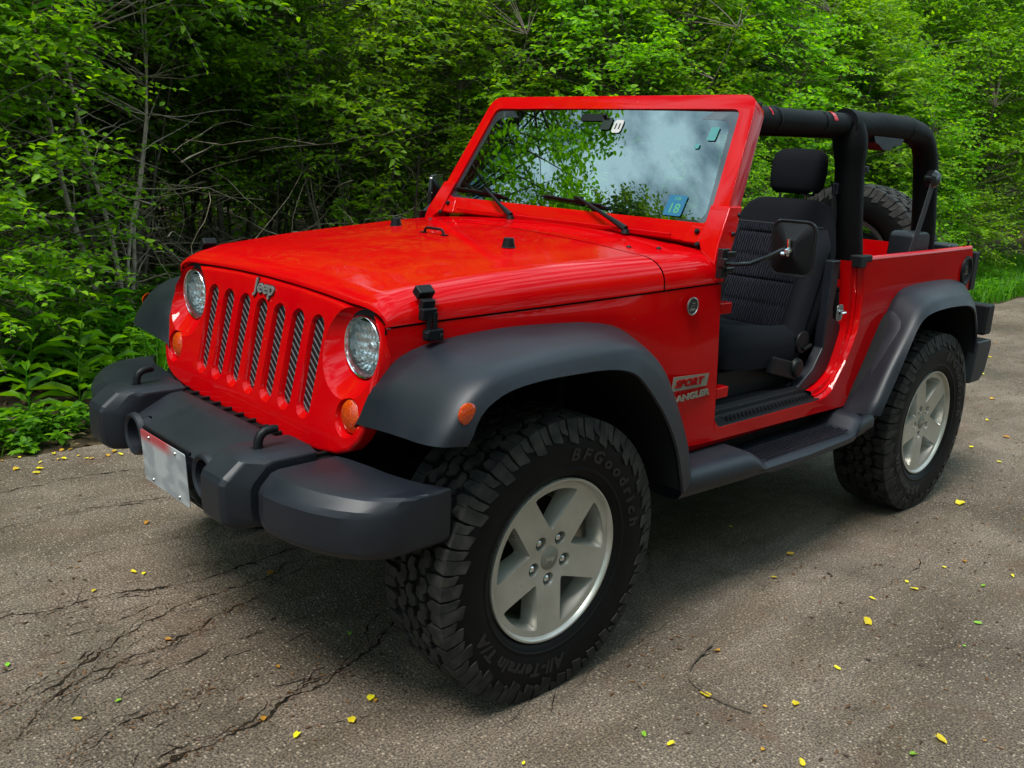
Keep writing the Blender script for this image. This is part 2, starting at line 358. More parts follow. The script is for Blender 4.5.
# cowl between hood and windscreen
b.loft([full(x) for x in (-.537, -.60, -.66, -.72, -.78, -.815)], closed=False)
XS = [.402, .36, .30, .22, .12, 0, -.12, -.24, -.34, -.44, -.52, -.58, -.64, -.70, -.76, -.805]
fA = [(.482, .855), (.449, .898), (.415, .933), (.362, .976), (.286, 1.002), (.173, 1.019), (.029, 1.030), (-.125, 1.030), (-.263, 1.024), (-.374, 1.0), (-.498, .917), (-.563, .839), (-.640, .719), (-.70, .608), (-.753, .495)]
fAx = [p[0] for p in fA][::-1]; fAz = [p[1] for p in fA][::-1]
for s in (1, -1):
    # front side panel
    rings = []
    for x in XS:
        zt_ = seam(x)-.003; zb_ = max(.570, float(np.interp(x, fAx, fAz))-.035)
        col = []
        for k in range(9):
            t = k/8; lean = interp(x, [-.805, -.70], [.052, 0]) if x < -.7 else 0
            z = zt_+(zb_-zt_)*t
            dx = -lean*(zt_-z)/(zt_-.57)
            bulge = .006*math.sin(PI*t)
            col.append((x+dx, s*(yb(x)+bulge*interp(x, [-.8, -.6, .3], [.3, 1, .3])), z))
        rings.append(col)
    b.loft(rings, closed=False)
    # return flange into door opening
    e = rings[-1]; b.loft([e, [(p[0]-.004, p[1]-s*.012, p[2]) for p in e], [(p[0]-.004, p[1]-s*.075, p[2]) for p in e]], closed=False)
    # rear quarter and sill
    poly = [(-.856, .570), (-.857, .640), (-.872, .622), (-.895, .612), (-1.573, .608), (-1.617, .614), (-1.663, .633), (-1.701, .683), (-1.749, .742), (-1.789, .808), (-1.815, .862), (-1.823, .915), (-1.822, 1.0), (-1.800, 1.10), (-1.788, 1.150),
            (-2.882, 1.163), (-2.897, 1.150), (-2.925, .99), (-2.94, .70), (-2.86, .56), (-2.78, .56), (-2.735, .74), (-2.66, .90), (-2.58, .955), (-2.45, .97), (-2.3, .975), (-2.16, .96), (-2.07, .90), (-1.98, .78), (-1.90, .66), (-1.83, .555), (-1.80, .552)]
    ya, yc = (s*.748, s*.770)
    b.prism(poly, 'y', ya, yc)
    # rolled rocker below the sill
    b.loft([[(x, s*.768, .572 if x > -1.2 else .558), (x, s*.760, .552), (x, s*.735, .538), (x, s*.60, .535), (x, s*.60, .56)] for x in (-.72, -1.2, -1.82)], closed=False)
    # jamb: step inwards from the opening edge to the inner flange
    outer = curve([(-1.560, .607), (-1.617, .614), (-1.663, .633), (-1.701, .683), (-1.749, .742), (-1.789, .808), (-1.815, .862), (-1.823, .915), (-1.822, 1.0), (-1.800, 1.10), (-1.788, 1.150)], 26)
    inner = curve([(-1.560, .640), (-1.600, .645), (-1.650, .662), (-1.713, .700), (-1.745, .762), (-1.772, .830), (-1.783, .870), (-1.78, .915), (-1.765, 1.0), (-1.742, 1.10), (-1.728, 1.150)], 26)
    b.loft([[(p.x, s*.7702, p.y) for p in outer], [(p.x+.003, s*.762, p.y+.001) for p in outer],
            [(p.x*.7+q.x*.3, s*.752, p.y*.7+q.y*.3) for p, q in zip(outer, inner)],
            [(p.x*.5+q.x*.5, s*.752, p.y*.5+q.y*.5) for p, q in zip(outer, inner)],
            [(p.x*.45+q.x*.55, s*.742, p.y*.45+q.y*.55) for p, q in zip(outer, inner)],
            [(q.x, s*.738, q.y) for q in inner], [(q.x+.004, s*.70, q.y) for q in inner]], closed=False)
    # top rail
    b.tube([(-1.775, s*.757, 1.153), (-2.2, s*.757, 1.157), (-2.6, s*.757, 1.161), (-2.885, s*.757, 1.166)], .0135, 10)
    # inner wall of the tub
    b.box((-2.33, s*.725, 1.09), (1.14, .012, .10))
    # wheel house inside
    b.box((-2.36, s*.58, 1.035), (.92, .24, .03)); b.box((-2.36, s*.462, .86), (.92, .02, .36))
# rear corner and tailgate
b.prism([(-.765, .56), (-.765, 1.155), (.765, 1.155), (.765, .56)], 'x', -2.905, -2.885)
b.prism(rrect(1.20, .56, .03), 'x', -2.93, -2.905)
b.v = [(x, y, z+(.86 if -2.931 < x < -2.9049 and abs(z) < .3 else 0)) for x, y, z in b.v]
body = b.build('body', M['red'], car, bevel=.004, angle=32)

# body underside and floor
fl = MB(); fl.box((-1.75, 0, .545), (2.25, 1.46, .02)); fl.box((-.87, 0, .82), (.02, 1.46, .56)); fl.box((-1.05, 0, .60), (.4, .3, .16)); fl.box((-1.5, 0, .62), (1.0, .26, .22))
fl.box((-2.35, 0, .72), (1.0, .9, .02)); fl.box((-1.86, 0, .64), (.02, 1.40, .18))
fl.build('floor_pan', M['carpet'], car, bevel=.01)
un = MB()
for s in (1, -1): un.box((-1.22, s*.665, .50), (1.25, .03, .15))  # black panels added as the shadow in the open gap below the rocker
un.box((0, .44, .58), (1.25, .09, .12)); un.box((0, -.44, .58), (1.25, .09, .12)); un.box((-2.2, .44, .53), (1.5, .09, .12)); un.box((-2.2, -.44, .53), (1.5, .09, .12)); un.box((-1.2, .44, .50), (1.4, .08, .12)); un.box((-1.2, -.44, .50), (1.4, .08, .12))
un.box((-.1, 0, .74), (.95, .62, .30)); un.box((.30, 0, .84), (.05, .90, .30)); un.box((-1.2, 0, .42), (.6, .35, .14)); un.box((-.32, 0, .82), (.03, 1.10, .40))
chassis = un.build('chassis', M['under'], car, bevel=.01)
for nm, x in (('front_axle', 0), ('rear_axle', -2.424)):
    a = MB(); a.tube([(x, -.66, .404), (x, .66, .404)], .042, 14); a.lathe([(.0, -.10), (.10, -.07), (.13, 0), (.10, .07), (0, .10)], (x, -.18 if x == 0 else 0, .404), 'x', 20)
    for s in (1, -1): a.tube([(x+.02, s*.46, .40), (x+.02, s*.46, .80)], .055, 12); a.tube([(x-.12, s*.52, .40), (x-.10, s*.52, .85)], .022, 8)
    a.tube([(x+.14 if x == 0 else x-.14, -.6, .42), (x+.14 if x == 0 else x-.14, .6, .44)], .016, 8)
    a.build(nm, M['under'], car)
a = MB(); a.tube([(-2.75, -.25, .42), (-2.75, .35, .42)], .09, 14); a.tube([(-.5, .25, .42), (-2.6, .25, .43)], .03, 8); a.build('exhaust', M['under'], car)

# --- hood
h = MB(); xs = [-.531, -.50, -.40, -.30, -.20, -.10, 0, .08, .15, .22, .28, .32, .345, .365, .380, .391, .399, .404]
h.loft([full(x) for x in xs], closed=False)
e = full(.404); h.loft([e, [(p[0]+.001, p[1]*.996, p[2]-.008) for p in e], [(p[0]-.03, p[1]*.98, p[2]-.016) for p in e]], closed=False)
for s in (1, -1):
    k = [(x, s*(yb(x)+.002), seam(x)+.003) for x in xs]; h.loft([k, [(p[0], p[1]-s*.02, p[2]-.001) for p in k]], closed=False)
hood = h.build('hood', M['red'], car, angle=50)
g = MB()      # dark sheets standing in for the shade in the gap around the hood
for s in (1, -1):
    g.loft([[(x, s*(yb(x)-.010), seam(x)-.02) for x in XS], [(x, s*(yb(x)-.010), seam(x)+.02) for x in XS]], closed=False)
g.loft([full(-.525, .010), full(-.545, .010)], closed=False)
g.loft([[(.388, p[1]*.985, p[2]-.010) for p in full(.404)], [(.388, p[1]*.985, p[2]-.05) for p in full(.404)]], closed=False)
g.build('seam_gap_shade', M['under'], hood)
for (x, y) in ((-.245, .345), (-.315, -.345)):
    t = MB(); z = topz(x)-.010
    t.lathe([(0, .030), (.0135, .030), (.0165, .028), (.021, .002), (.024, 0)], (x, y, z), 'z', 20); t.build('bump_stop', M['black'], hood)
t = MB(); zl = topz(-.22)-.002
t.tube([(-.22, -.052, zl+.004), (-.22, -.047, zl+.016), (-.22, -.038, zl+.021), (-.22, .038, zl+.021), (-.22, .047, zl+.016), (-.22, .052, zl+.004)], .0045, 8)
t.box((-.22, -.056, zl+.003), (.016, .022, .006)); t.box((-.22, .056, zl+.003), (.016, .022, .006)); t.build('hood_loop', M['black'], hood)
for (x, y) in ((-.60, .54), (-.70, -.15), (-.68, .60), (-.60, -.50)):
    t = MB(); t.lathe([(0, .006), (.006, .005), (.009, 0)], (x, y, topz(x)-.005-.02*(y/.6)**2), 'z', 12); t.build('screw', M['black'], body)
# hood latches
for s in (1, -1):
    t = MB(); y0 = s*.632
    def lb(x, y, z, dx, dy, dz, rx=0, b_=t): b_.box((x, y0+s*y, z), (dx, dy, dz), Matrix.Rotation(R(s*rx), 3, 'X'))
    lb(.296, -.022, 1.138, .050, .030, .026, -38); lb(.299, -.004, 1.108, .040, .020, .030, -14); lb(.302, .004, 1.085, .046, .022, .032, -6)
    lb(.284, .012, 1.062, .014, .010, .060); lb(.302, .010, 1.058, .014, .010, .060); lb(.284, .006, 1.030, .052, .026, .030); lb(.314, .016, 1.032, .012, .020, .020)
    lb(.266, .012, 1.024, .012, .020, .018)
    t.build('hood_latch', M['black'], hood, bevel=.004)

# --- grille
def gx(z): return .42+(1.04-z)*.21
top = [(.580, 1.038), (.566, 1.057), (.540, 1.070), (.48, 1.080), (.375, 1.089), (.20, 1.098), (0, 1.101)]
bot = [(.0, .682), (.30, .682), (.42, .690), (.50, .703), (.555, .725), (.585, .757), (.604, .80), (.610, .86), (.606, .93), (.602, 1.0)]
half = top[::-1] + bot[::-1]     # centre top -> side -> centre bottom
ol = [p for p in half] + [(-y, z) for y, z in half[::-1] if y > 0]
gm = MB(); gm.loft([[(gx(z), y, z) for y, z in ol], [(gx(z)-.055, y, z) for y, z in ol]])
gr = gm.build('grille', M['red'], car, smooth=False)
bv = gr.modifiers.new('b', 'BEVEL'); bv.width = .014; bv.segments = 4; bv.limit_method = 'ANGLE'; bv.angle_limit = R(50)
cut = []
def cutter(rings):
    c_ = MB(); c_.loft(rings); o = c_.build('c', M['red'], None, smooth=False); return o
def cap(yc, zl, zh, wd, n=8):
    p = [(yc+wd*math.cos(a), zh-wd+wd*math.sin(a)) for a in [PI*k/n for k in range(n+1)]]
    return p + [(yc+wd*math.cos(a), zl+wd+wd*math.sin(a)) for a in [PI+PI*k/n for k in range(n+1)]]
for k in range(-3, 4):
    y = k*.1035
    a_ = cap(y, .748, 1.047, .0375); b_ = cap(y, .768, 1.034, .0295)
    cut.append(cutter([[(gx(z)+.006, u, z) for u, z in a_], [(gx(z)-.010, u, z) for u, z in b_], [(gx(z)-.09, u, z) for u, z in b_]]))
for s in (1, -1):
    def circ(cy, cz, r, dx, n=40): return [(gx(cz+r*math.sin(2*PI*i/n))+dx, s*cy+s*r*math.cos(2*PI*i/n), cz+r*math.sin(2*PI*i/n)) for i in range(n)]
    cut.append(cutter([circ(.478, .966, .128, .008), circ(.484, .972, .114, -.012), circ(.494, .982, .089, -.038), circ(.495, .982, .086, -.09)]))
    cut.append(cutter([circ(.520, .806, .055, .006, 28), circ(.520, .806, .047, -.012, 28), circ(.520, .806, .046, -.09, 28)]))
boolean(gr, cut)
mi = MB(); mi.loft([[(gx(.76)-.015, -.36, .735), (gx(1.04)-.015, -.36, 1.055)], [(gx(.76)-.015, .36, .735), (gx(1.04)-.015, .36, 1.055)]], closed=False)
mi.build('grille_mesh', M['mesh'], gr)
for s in (1, -1):
    cz = .982; x0 = gx(cz)-.030; cy = s*.495
    hl = MB(); hl.lathe([(.0845, -.03), (.0845, .001), (.0825, .004), (.080, .002), (.079, -.006)], (x0, cy, cz), 'x', 40)
    ho = hl.build('headlight', M['chrome'], gr)
    hr = MB()
    n = 56; prof = [(.079, -.004), (.075, -.014), (.066, -.024), (.052, -.032), (.036, -.037), (.018, -.040), (.001, -.041)]
    hr.lathe([(r_, x_) for r_, x_ in curve(prof, 16)], (x0, cy, cz), 'x', n)
    hr.v = [(x+.0016*math.sin(y*420)*min(1, math.hypot(y-cy, z-cz)/.03)+.0012*math.sin(z*260), y, z) for x, y, z in hr.v]
    hr.build('reflector', M['reflector'], ho, smooth=False)
    bb = MB(); bb.lathe([(0, -.022), (.009, -.023), (.012, -.026), (.012, -.036)], (x0, cy, cz), 'x', 16); bb.build('bulb_cap', M['reflector'], ho)
    le = MB(); le.lathe([(.0805, .001), (.07, .008), (.05, .013), (.03, .016), (.0005, .017)], (x0, cy, cz), 'x', 40); face_to(le.build('lens', M['lens'], ho), (1, 0, 0))
    cz = .806; x0 = gx(cz)-.016; ts = MB()
    ts.lathe([(.046, -.02), (.046, 0), (.041, .007), (.030, .013), (.015, .016), (.0005, .017)], (x0, s*.520, cz), 'x', 30); ts.build('turn_signal', M['amber'], gr)
v, f = text_mesh('Jeep', .059, .003, .0010, space=1.0)
th = math.atan(.21)
q = MB(); q.add([(gx(1.071+y)+.003+z, x*1.12+.004, 1.0735+y*.95) for x, y, z in v], f); q.build('badge_lettering', mat('bright_silver', (.30, .30, .29), .25, .6), gr, angle=40)
v, f = text_mesh('Jeep', .059, .001, .0032, space=1.0)
q = MB(); q.add([(gx(1.0735+y)+.001+z, x*1.12+.004, 1.0735+y*.95) for x, y, z in v], f); q.build('badge_backing', M['black'], gr, smooth=False)

# --- front bumper
def bsec(x_f, x_b, zb_, zf, zt_, ch=.035):
    return [(x_b, zb_), (x_f-.03, zb_), (x_f-.006, zb_+.02), (x_f, zb_+.05), (x_f, zf-.012), (x_f-.008, zf+.004), (x_f-ch, zt_-.006), (x_f-ch-.02, zt_), (x_b, zt_+.002)]
def bump_loft(st):
    m_ = MB(); m_.loft([[(x, y, z) for x, z in bsec(*a)] for y, a in st]); return m_
cb = bump_loft([(-.335, (.70, .545, .550, .622, .698, .11)), (-.325, (.722, .545, .548, .634, .704, .125)), (-.1, (.728, .545, .548, .636, .706, .13)), (.1, (.728, .545, .548, .636, .706, .13)), (.325, (.722, .545, .548, .634, .704, .125)), (.335, (.70, .545, .550, .622, .698, .11))])
cb.box((.47, 0, .560), (.12, 1.15, .03)); cb.box((.56, 0, .60), (.03, 1.2, .15))
bum = cb.build('front_bumper', M['plastic'], car, bevel=.006, angle=40)
cut = []
for s in (1, -1):
    n = 32
    def ring(r, x): return [(x, s*.235+r*math.cos(2*PI*i/n), .612+r*math.sin(2*PI*i/n)) for i in range(n)]
    cut.append(cutter([ring(.048, .79), ring(.047, .60)]))
bum.modifiers.clear(); boolean(bum, cut)
for s in (1, -1):
    st = [(.308, (.722, .53, .545, .655, .712, .05)), (.318, (.758, .53, .541, .668, .718, .05)), (.335, (.784, .53, .540, .674, .722, .055)), (.347, (.790, .53, .540, .676, .724, .055)), (.442, (.788, .53, .540, .676, .723, .055)), (.455, (.778, .53, .541, .672, .720, .05)), (.478, (.722, .53, .545, .660, .712, .05))]
    bb = bump_loft([(s*y, a) for y, a in st]); bb.build('bumper_block', M['plastic'], bum, bevel=.006, seg=3, angle=20)
    st = [(.484, (.690, .485, .548, .650, .690)), (.498, (.712, .482, .542, .660, .697)), (.54, (.722, .475, .540, .664, .700)), (.62, (.712, .465, .540, .665, .701)), (.70, (.690, .458, .541, .666, .701)), (.76, (.662, .445, .543, .667, .701)), (.80, (.635, .43, .546, .668, .700)), (.83, (.602, .415, .550, .668, .700)), (.850, (.565, .40, .556, .669, .699, .028)), (.860, (.52, .395, .566, .670, .698, .02)), (.864, (.47, .392, .58, .672, .697, .012))]
    bb = bump_loft([(s*y, a) for y, a in st]); bb.build('bumper_end', M['plastic'], bum, bevel=.005, seg=3, angle=20)
    # tow hook
    t = MB(); r0 = .0125
    y0 = s*.392
    t.tube([(.655, y0, .66), (.655, y0, .72), (.652, y0, .745), (.646, y0, .758), (.634, y0, .766), (.615, y0+s*.002, .769), (.600, y0+s*.003, .768)], [r0, r0, r0, r0, r0, r0*.95, r0*.85], 8)
    t.box((.655, y0, .7235), (.03, .02, .004)); t.build('tow_hook', M['black'], bum, angle=60)
    t = MB(); t.box((.645, y0, .7195), (.085, .034, .006)); t.build('hook_slot', M['under'], bum, bevel=.002)
    # fog lamp
    t = MB(); t.lathe([(.0475, -.05), (.049, -.002), (.058, .004), (.064, .001), (.067, -.014), (.058, -.015)], (.733, s*.235, .612), 'x', 36)
    fo = t.build('fog_light_bezel', M['plastic'], bum)
    t = MB(); t.lathe([(.046, 0), (.040, .004), (.02, .009), (.0005, .010)], (.690, s*.235, .612), 'x', 28); face_to(t.build('fog_lens', M['lens'], bum), (1, 0, 0))
    t = MB(); t.lathe([(.045, 0), (.038, -.02), (.02, -.034), (.0005, -.037)], (.689, s*.235, .612), 'x', 16); t.build('fog_reflector', M['chrome'], bum, smooth=False)
# slatted valance behind the bumper
t = MB(); t.box((.505, 0, .682), (.08, .96, .012))
for k in range(-6, 7): t.box((.505, k*.075, .692), (.075, .012, .016))
t.box((.538, 0, .694), (.014, .66, .018)); t.build('slatted_valance', M['black'], bum, bevel=.003)
t = MB(); t.tube([(.60, -.36, .525), (.62, -.2, .515), (.63, 0, .512), (.62, .2, .515), (.60, .36, .525)], .022, 10); t.box((.52, .34, .50), (.16, .16, .05)); t.build('lower_crossmember', M['under'], bum, bevel=.008)
# licence plate (its characters are blurred in the photograph)
t = MB(); t.prism(rrect(.300, .158, .008), 'x', 0, .003)
pl = t.build('licence_plate', M['plate'], bum, bevel=.001, angle=40); pl.location = (.742, .014, .581); pl.rotation_euler = (0, R(4), 0)
for y in (-.088, .088):
    for z in (-.065, .065):
        t = MB(); t.lathe([(0, .004), (.004, .0035), (.0055, 0)], (.003, y, z), 'x', 12); so_ = t.build('plate_screw', M['steel'], bum); so_.location = pl.location; so_.rotation_euler = pl.rotation_euler
t = MB(); t.box((0, 0, 0), (.008, .308, .012)); bk = t.build('plate_bracket', M['black'], bum, bevel=.002); bk.location = (.736, .014, .660)

# --- wheel-arch flares
def flare(A, B, Cc, s, n, name, mtl):
    A = curve(A, n); B = curve(B, n); Cc = curve(Cc, n)
    rings = []
    for a, b_, c_ in zip(A, B, Cc):
        p1 = b_.lerp(a, .22); p2 = b_.lerp(c_, .45); r = []
        mid = a.lerp(b_, .5)+Vector((0, 0, .004))
        for t in (0, .25, .5, .75): r.append(a*(1-t)**2+2*t*(1-t)*mid+t*t*p1)
        for t in (0, .17, .33, .5, .67, .83, 1): r.append(p1*(1-t)**2+2*t*(1-t)*b_+t*t*p2)
        r.append(p2.lerp(c_, .5)); r.append(c_)
        cc = Vector((CX, c_.y, .45)); d = (cc-c_).normalized()
        r.append(c_+Vector((0, -.006, 0))+d*.004); r.append(c_+Vector((0, -.028, 0))-d*.006); r.append(Vector((c_.x, c_.y-.10, c_.z))-d*.012)
        r.append(a+Vector((0, -.01, -.012)))
        rings.append([(p.x, s*p.y, p.z) for p in r])
    m_ = MB(); m_.loft(rings); return m_.build(name, mtl, car, angle=48), Cc
CX = 0
fa3 = [(.474, .570, .803), (.462, .590, .850)] + [(x, yb(min(x, .4))-.004, z) for x, z in fA[1:]]
FB = [(.476, .893, .826), (.468, .897, .845), (.435, .900, .892), (.387, .900, .947), (.307, .900, .986), (.171, .900, 1.004), (-.033, .900, 1.013), (-.200, .900, 1.003), (-.307, .900, .960), (-.385, .900, .894), (-.467, .899, .768), (-.535, .897, .638), (-.575, .890, .52)]
FC = [(.400, .924, .824), (.394, .930, .840), (.380, .930, .872), (.353, .930, .908), (.284, .930, .940), (.184, .930, .953), (.078, .930, .955), (-.060, .930, .952), (-.150, .930, .940), (-.218, .930, .912), (-.303, .930, .834), (-.365, .930, .763), (-.412, .930, .693), (-.443, .930, .628), (-.485, .928, .51)]
for s in (1, -1):
    flr, _ = flare(fa3, FB, FC, s, 46, 'wheel_arch_flare', M['plastic'])
    t = MB(); t.lathe([(.027, -.004), (.027, .002), (.022, .005), (.012, .007), (.0005, .0075)], (.396, s*(.915 if s > 0 else .900), .900), 'y', 24, sgn=s); t.build('side_marker', M['amber'], flr)
CX = -2.424
rA = [(-1.770, .768, .530), (-1.792, .768, .556), (-1.860, .768, .641), (-1.945, .768, .752), (-2.019, .768, .860), (-2.085, .768, .960), (-2.14, .768, 1.004), (-2.23, .768, 1.024), (-2.40, .768, 1.033), (-2.60, .768, 1.033), (-2.76, .768, 1.020), (-2.88, .768, .985), (-2.925, .768, .90), (-2.93, .768, .72)]
rB = [(-1.765, .895, .548), (-1.775, .900, .585), (-1.862, .900, .717), (-1.946, .900, .825), (-2.005, .902, .900), (-2.07, .905, .955), (-2.15, .905, .985), (-2.304, .908, .998), (-2.45, .908, .993), (-2.56, .905, .982), (-2.64, .903, .955), (-2.70, .900, .905), (-2.745, .898, .84), (-2.79, .895, .72)]
rC = [(-1.80, .925, .545), (-1.815, .930, .590), (-1.882, .930, .686), (-1.962, .930, .808), (-2.015, .930, .885), (-2.070, .930, .922), (-2.15, .930, .940), (-2.27, .930, .948), (-2.40, .930, .948), (-2.53, .930, .940), (-2.60, .930, .912), (-2.650, .930, .845), (-2.690, .930, .77), (-2.705, .928, .70)]
for s in (1, -1): flare(rA, rB, rC, s, 46, 'wheel_arch_flare', M['plastic'])
# black inner arches
for cx, A_, z0 in ((0, FC, .52), (-2.424, rC, .56)):
    for s in (1, -1):
        k = curve(A_, 30); t = MB()
        if cx == 0: k = [p for p in k if p.x < .36]
        o_ = [(p.x, s*(p.y-.02), p.z+.004) for p in k]
        yi = .30 if cx == 0 else .46
        t.loft([o_, [(cx+(x-cx)*.985, s*.70, z+.01) for x, y, z in o_], [(cx+(x-cx)*.985, s*yi, z+.01) for x, y, z in o_]], closed=False)
        if cx: t.box((-2.36, s*.480, .80), (1.06, .012, .50)); t.box((-1.86, s*.6, .78), (.02, .26, .44)); t.box((-2.36, s*.59, 1.012), (.95, .24, .012))
        t.build('wheel_arch_liner', M['under'], car)
# rear bumper
t = MB()
for s in (1, -1):
    t.loft([[(x, s*y, z) for x, z in ((-2.80+dx, .735), (-2.99+dx*.3, .735), (-3.00+dx*.3, .70), (-2.97+dx*.3, .575), (-2.93, .535), (-2.775+dx, .535))] for y, dx in ((.40, 0), (.80, 0), (.865, -.015), (.888, -.04))])
t.box((-2.96, 0, .64), (.09, .84, .16))
rb = t.build('rear_bumper', M['plastic'], car, bevel=.008)
for s in (1, -1):
    t = MB(); t.box((-3.0, s*.80, .825), (.09, .13, .15)); t.build('bumperette', M['black'], rb, bevel=.012)
# tail lights, fuel filler
for s in (1, -1):
    t = MB(); t.box((-2.945, s*.700, 1.055), (.06, .155, .185)); tl = t.build('tail_light', M['black'], car, bevel=.008)
    t = MB(); t.box((-2.978, s*.700, 1.055), (.012, .125, .155)); t.build('tail_lens', M['tail'], tl, bevel=.004)
t = MB(); t.lathe([(.070, .001), (.070, .010), (.060, .012), (.054, .006), (.050, .0016), (.001, .0016)], (-2.842, .7695, 1.062), 'y', 36)
t.v = [(-2.842+(x+2.842)*.86, y, z) for x, y, z in t.v]
ff = t.build('fuel_filler', M['black'], car); t = MB(); t.box((-2.845, .7725, 1.045), (.06, .004, .010)); t.lathe([(.022, 0), (.022, .003), (0, .004)], (-2.842, .7715, 1.062), 'y', 16); t.build('filler_cap', M['gloss_black'], ff, bevel=.003)

# --- windscreen frame
def wp(u, v_, d=0): return (-.812-.4797*v_+.8774*d, u, 1.236+.8774*v_+.4797*d)
outer = round_poly([(-.748, .0), (-.664, .556), (.664, .556), (.748, .0)], [.001, .055, .055, .001], 6)
inner = round_poly([(-.674, .068), (-.617, .500), (.617, .500), (.674, .068)], .03, 6)
fm = MB(); fm.loft([[wp(u, v_, .012) for u, v_ in outer], [wp(u, v_, -.055) for u, v_ in outer]]); wf = fm.build('windscreen_frame', M['red'], car, smooth=False)
bv = wf.modifiers.new('b', 'BEVEL'); bv.width = .014; bv.segments = 4; bv.limit_method = 'ANGLE'; bv.angle_limit = R(40)
c1 = cutter([[wp(u, v_, .05) for u, v_ in inner], [wp(u, v_, -.1) for u, v_ in inner]]); boolean(wf, [c1])
gl = MB(); gin = round_poly([(-.680, .062), (-.622, .506), (.622, .506), (.680, .062)], .032, 6)
# gently curved pane
rows = []
for k in range(9):
    v_ = .062+(.506-.062)*k/8; hw = .680-(.058)*(k/8); rows.append([wp(hw*(-1+2*j/16), v_, .001+.006*(1-(-1+2*j/16)**2)) for j in range(17)])
gl.loft(rows, closed=False); wg = face_to(gl.build('windscreen', M['windshield'], wf), (1, 0, .5))
def gp(u, v_, d=.003):
    hw = .680-.058*(v_-.062)/.444; return wp(u, v_, d+.006*(1-(u/hw)**2))
M['frit'] = mat('frit_band', (.020, .023, .030), .10, coat=1.0)
fr = MB(); o2 = round_poly([(-.676, .066), (-.619, .502), (.619, .502), (.676, .066)], .03, 6); i2 = round_poly([(-.650, .080), (-.592, .462), (.592, .462), (.650, .080)], .05, 6)
fr.loft([[gp(u, v_, .0022) for u, v_ in o2], [gp(u, v_, .0022) for u, v_ in i2]], caps=False); fr.build('frit_band', M['frit'], wg)
M['sticker_white'] = mat('sticker_white', (.42, .42, .41), .4); M['sticker_teal'] = mat('sticker_teal', (.05, .20, .20), .35); M['sticker_blue'] = mat('sticker_blue', (.008, .10, .20), .35)
def decal(name, u, v_, du, dv, m_, r=.008, d=.005):
    t = MB(); p = rrect(du, dv, r); rings = [[gp(u+a, v_+c_, d) for a, c_ in p], [gp(u+a, v_+c_, d+.0006) for a, c_ in p]]; t.loft(rings); return t.build(name, m_, wg, smooth=False)
decal('mirror_mount', .045, .435, .05, .05, M['gloss_black']); decal('mirror_mount', -.035, .462, .13, .03, M['black'])
decal('toll_tag', .106, .425, .045, .055, M['sticker_white'], .012)
t = MB(); 
for du in (-.009, .009): t.add([gp(.106+du-.003, .425-.012, .0062), gp(.106+du+.003, .425-.012, .0062), gp(.106+du+.003, .425+.012, .0062), gp(.106+du-.003, .425+.012, .0062)], [(0, 1, 2, 3)])
t.build('toll_tag_mark', M['black'], wg, smooth=False)
decal('teal_sticker', .545, .405, .034, .052, M['sticker_teal'], .004); decal('teal_sticker', .500, .355, .018, .018, M['sticker_teal'], .003)
decal('inspection_sticker', .512, .125, .075, .078, M['sticker_blue'], .006)
v, f = text_mesh('18', .05, .0, .001); t = MB(); t.add([gp(.512+x, .112+y, .0062) for x, y, z in v], f); t.add([gp(.512+x*.6, .150+y*.35, .0063) for x, y, z in v], f)
t.build('sticker_number', mat('sticker_green', (.05, .24, .14), .4), wg, smooth=False)
# lower pillars, brackets and bolts belong to the cowl
for s in (1, -1):
    cl = MB()
    cl.loft([[(x, s*y, z) for x, y, z in r] for r in (
        [(-.775, .772, 1.122), (-.800, .774, 1.122), (-.812, .765, 1.122), (-.812, .70, 1.122), (-.775, .70, 1.20)],
        [(-.765, .764, 1.18), (-.83, .766, 1.18), (-.845, .757, 1.18), (-.845, .70, 1.18), (-.770, .70, 1.22)],
        [(-.785, .757, 1.245), (-.868, .759, 1.245), (-.88, .75, 1.245), (-.88, .69, 1.245), (-.795, .672, 1.245)],
        [(-.8505, .741, 1.345), (-.918, .743, 1.345), (-.93, .735, 1.345), (-.93, .68, 1.345), (-.8495, .662, 1.345)],
        [(-.8595, .738, 1.362), (-.926, .740, 1.362), (-.938, .732, 1.362), (-.938, .68, 1.362), (-.8585, .66, 1.362)])])
    cl.loft([[wp(s*u, v_, .014) for u, v_ in ((.60, -.005), (.67, -.005), (.672, .055), (.615, .058))], [wp(s*u, v_, .004) for u, v_ in ((.60, -.005), (.67, -.005), (.672, .055), (.615, .058))]])
    cw = cl.build('cowl_pillar', M['red'], body, bevel=.008, seg=3, angle=40)
    for u, v_ in ((.650, .035), (.672, -.012)):
        t = MB(); t.lathe([(0, .008), (.006, .008), (.009, .004), (.009, -.002)], (0, 0, 0), 'x', 14); o_ = t.build('bolt', M['black'], cw); o_.location = wp(s*u, v_, .018); o_.rotation_euler = (0, R(-28), 0)
    for (x, y, z) in ((-.905, .744, 1.335), (-.862, .757, 1.275)):
        t = MB(); t.lathe([(0, .007), (.006, .006), (.009, 0)], (x, s*y, z), 'y', 14, sgn=s); t.build('bolt', M['black'], cw)
# cowl trim: lower rail line and louvres
lv = MB()
for k in range(9):
    for s in (1, -1):
        y = s*(.05+k*.034) - .02; x = -.665
        lv.box((x, y, topz(x)-.004-.02*(y/.6)**2), (.085, .007, .006))
lv.box((-.79, 0, 1.256), (.012, 1.12, .010)); lv.build('cowl_louvre', M['red'], body, bevel=.002)
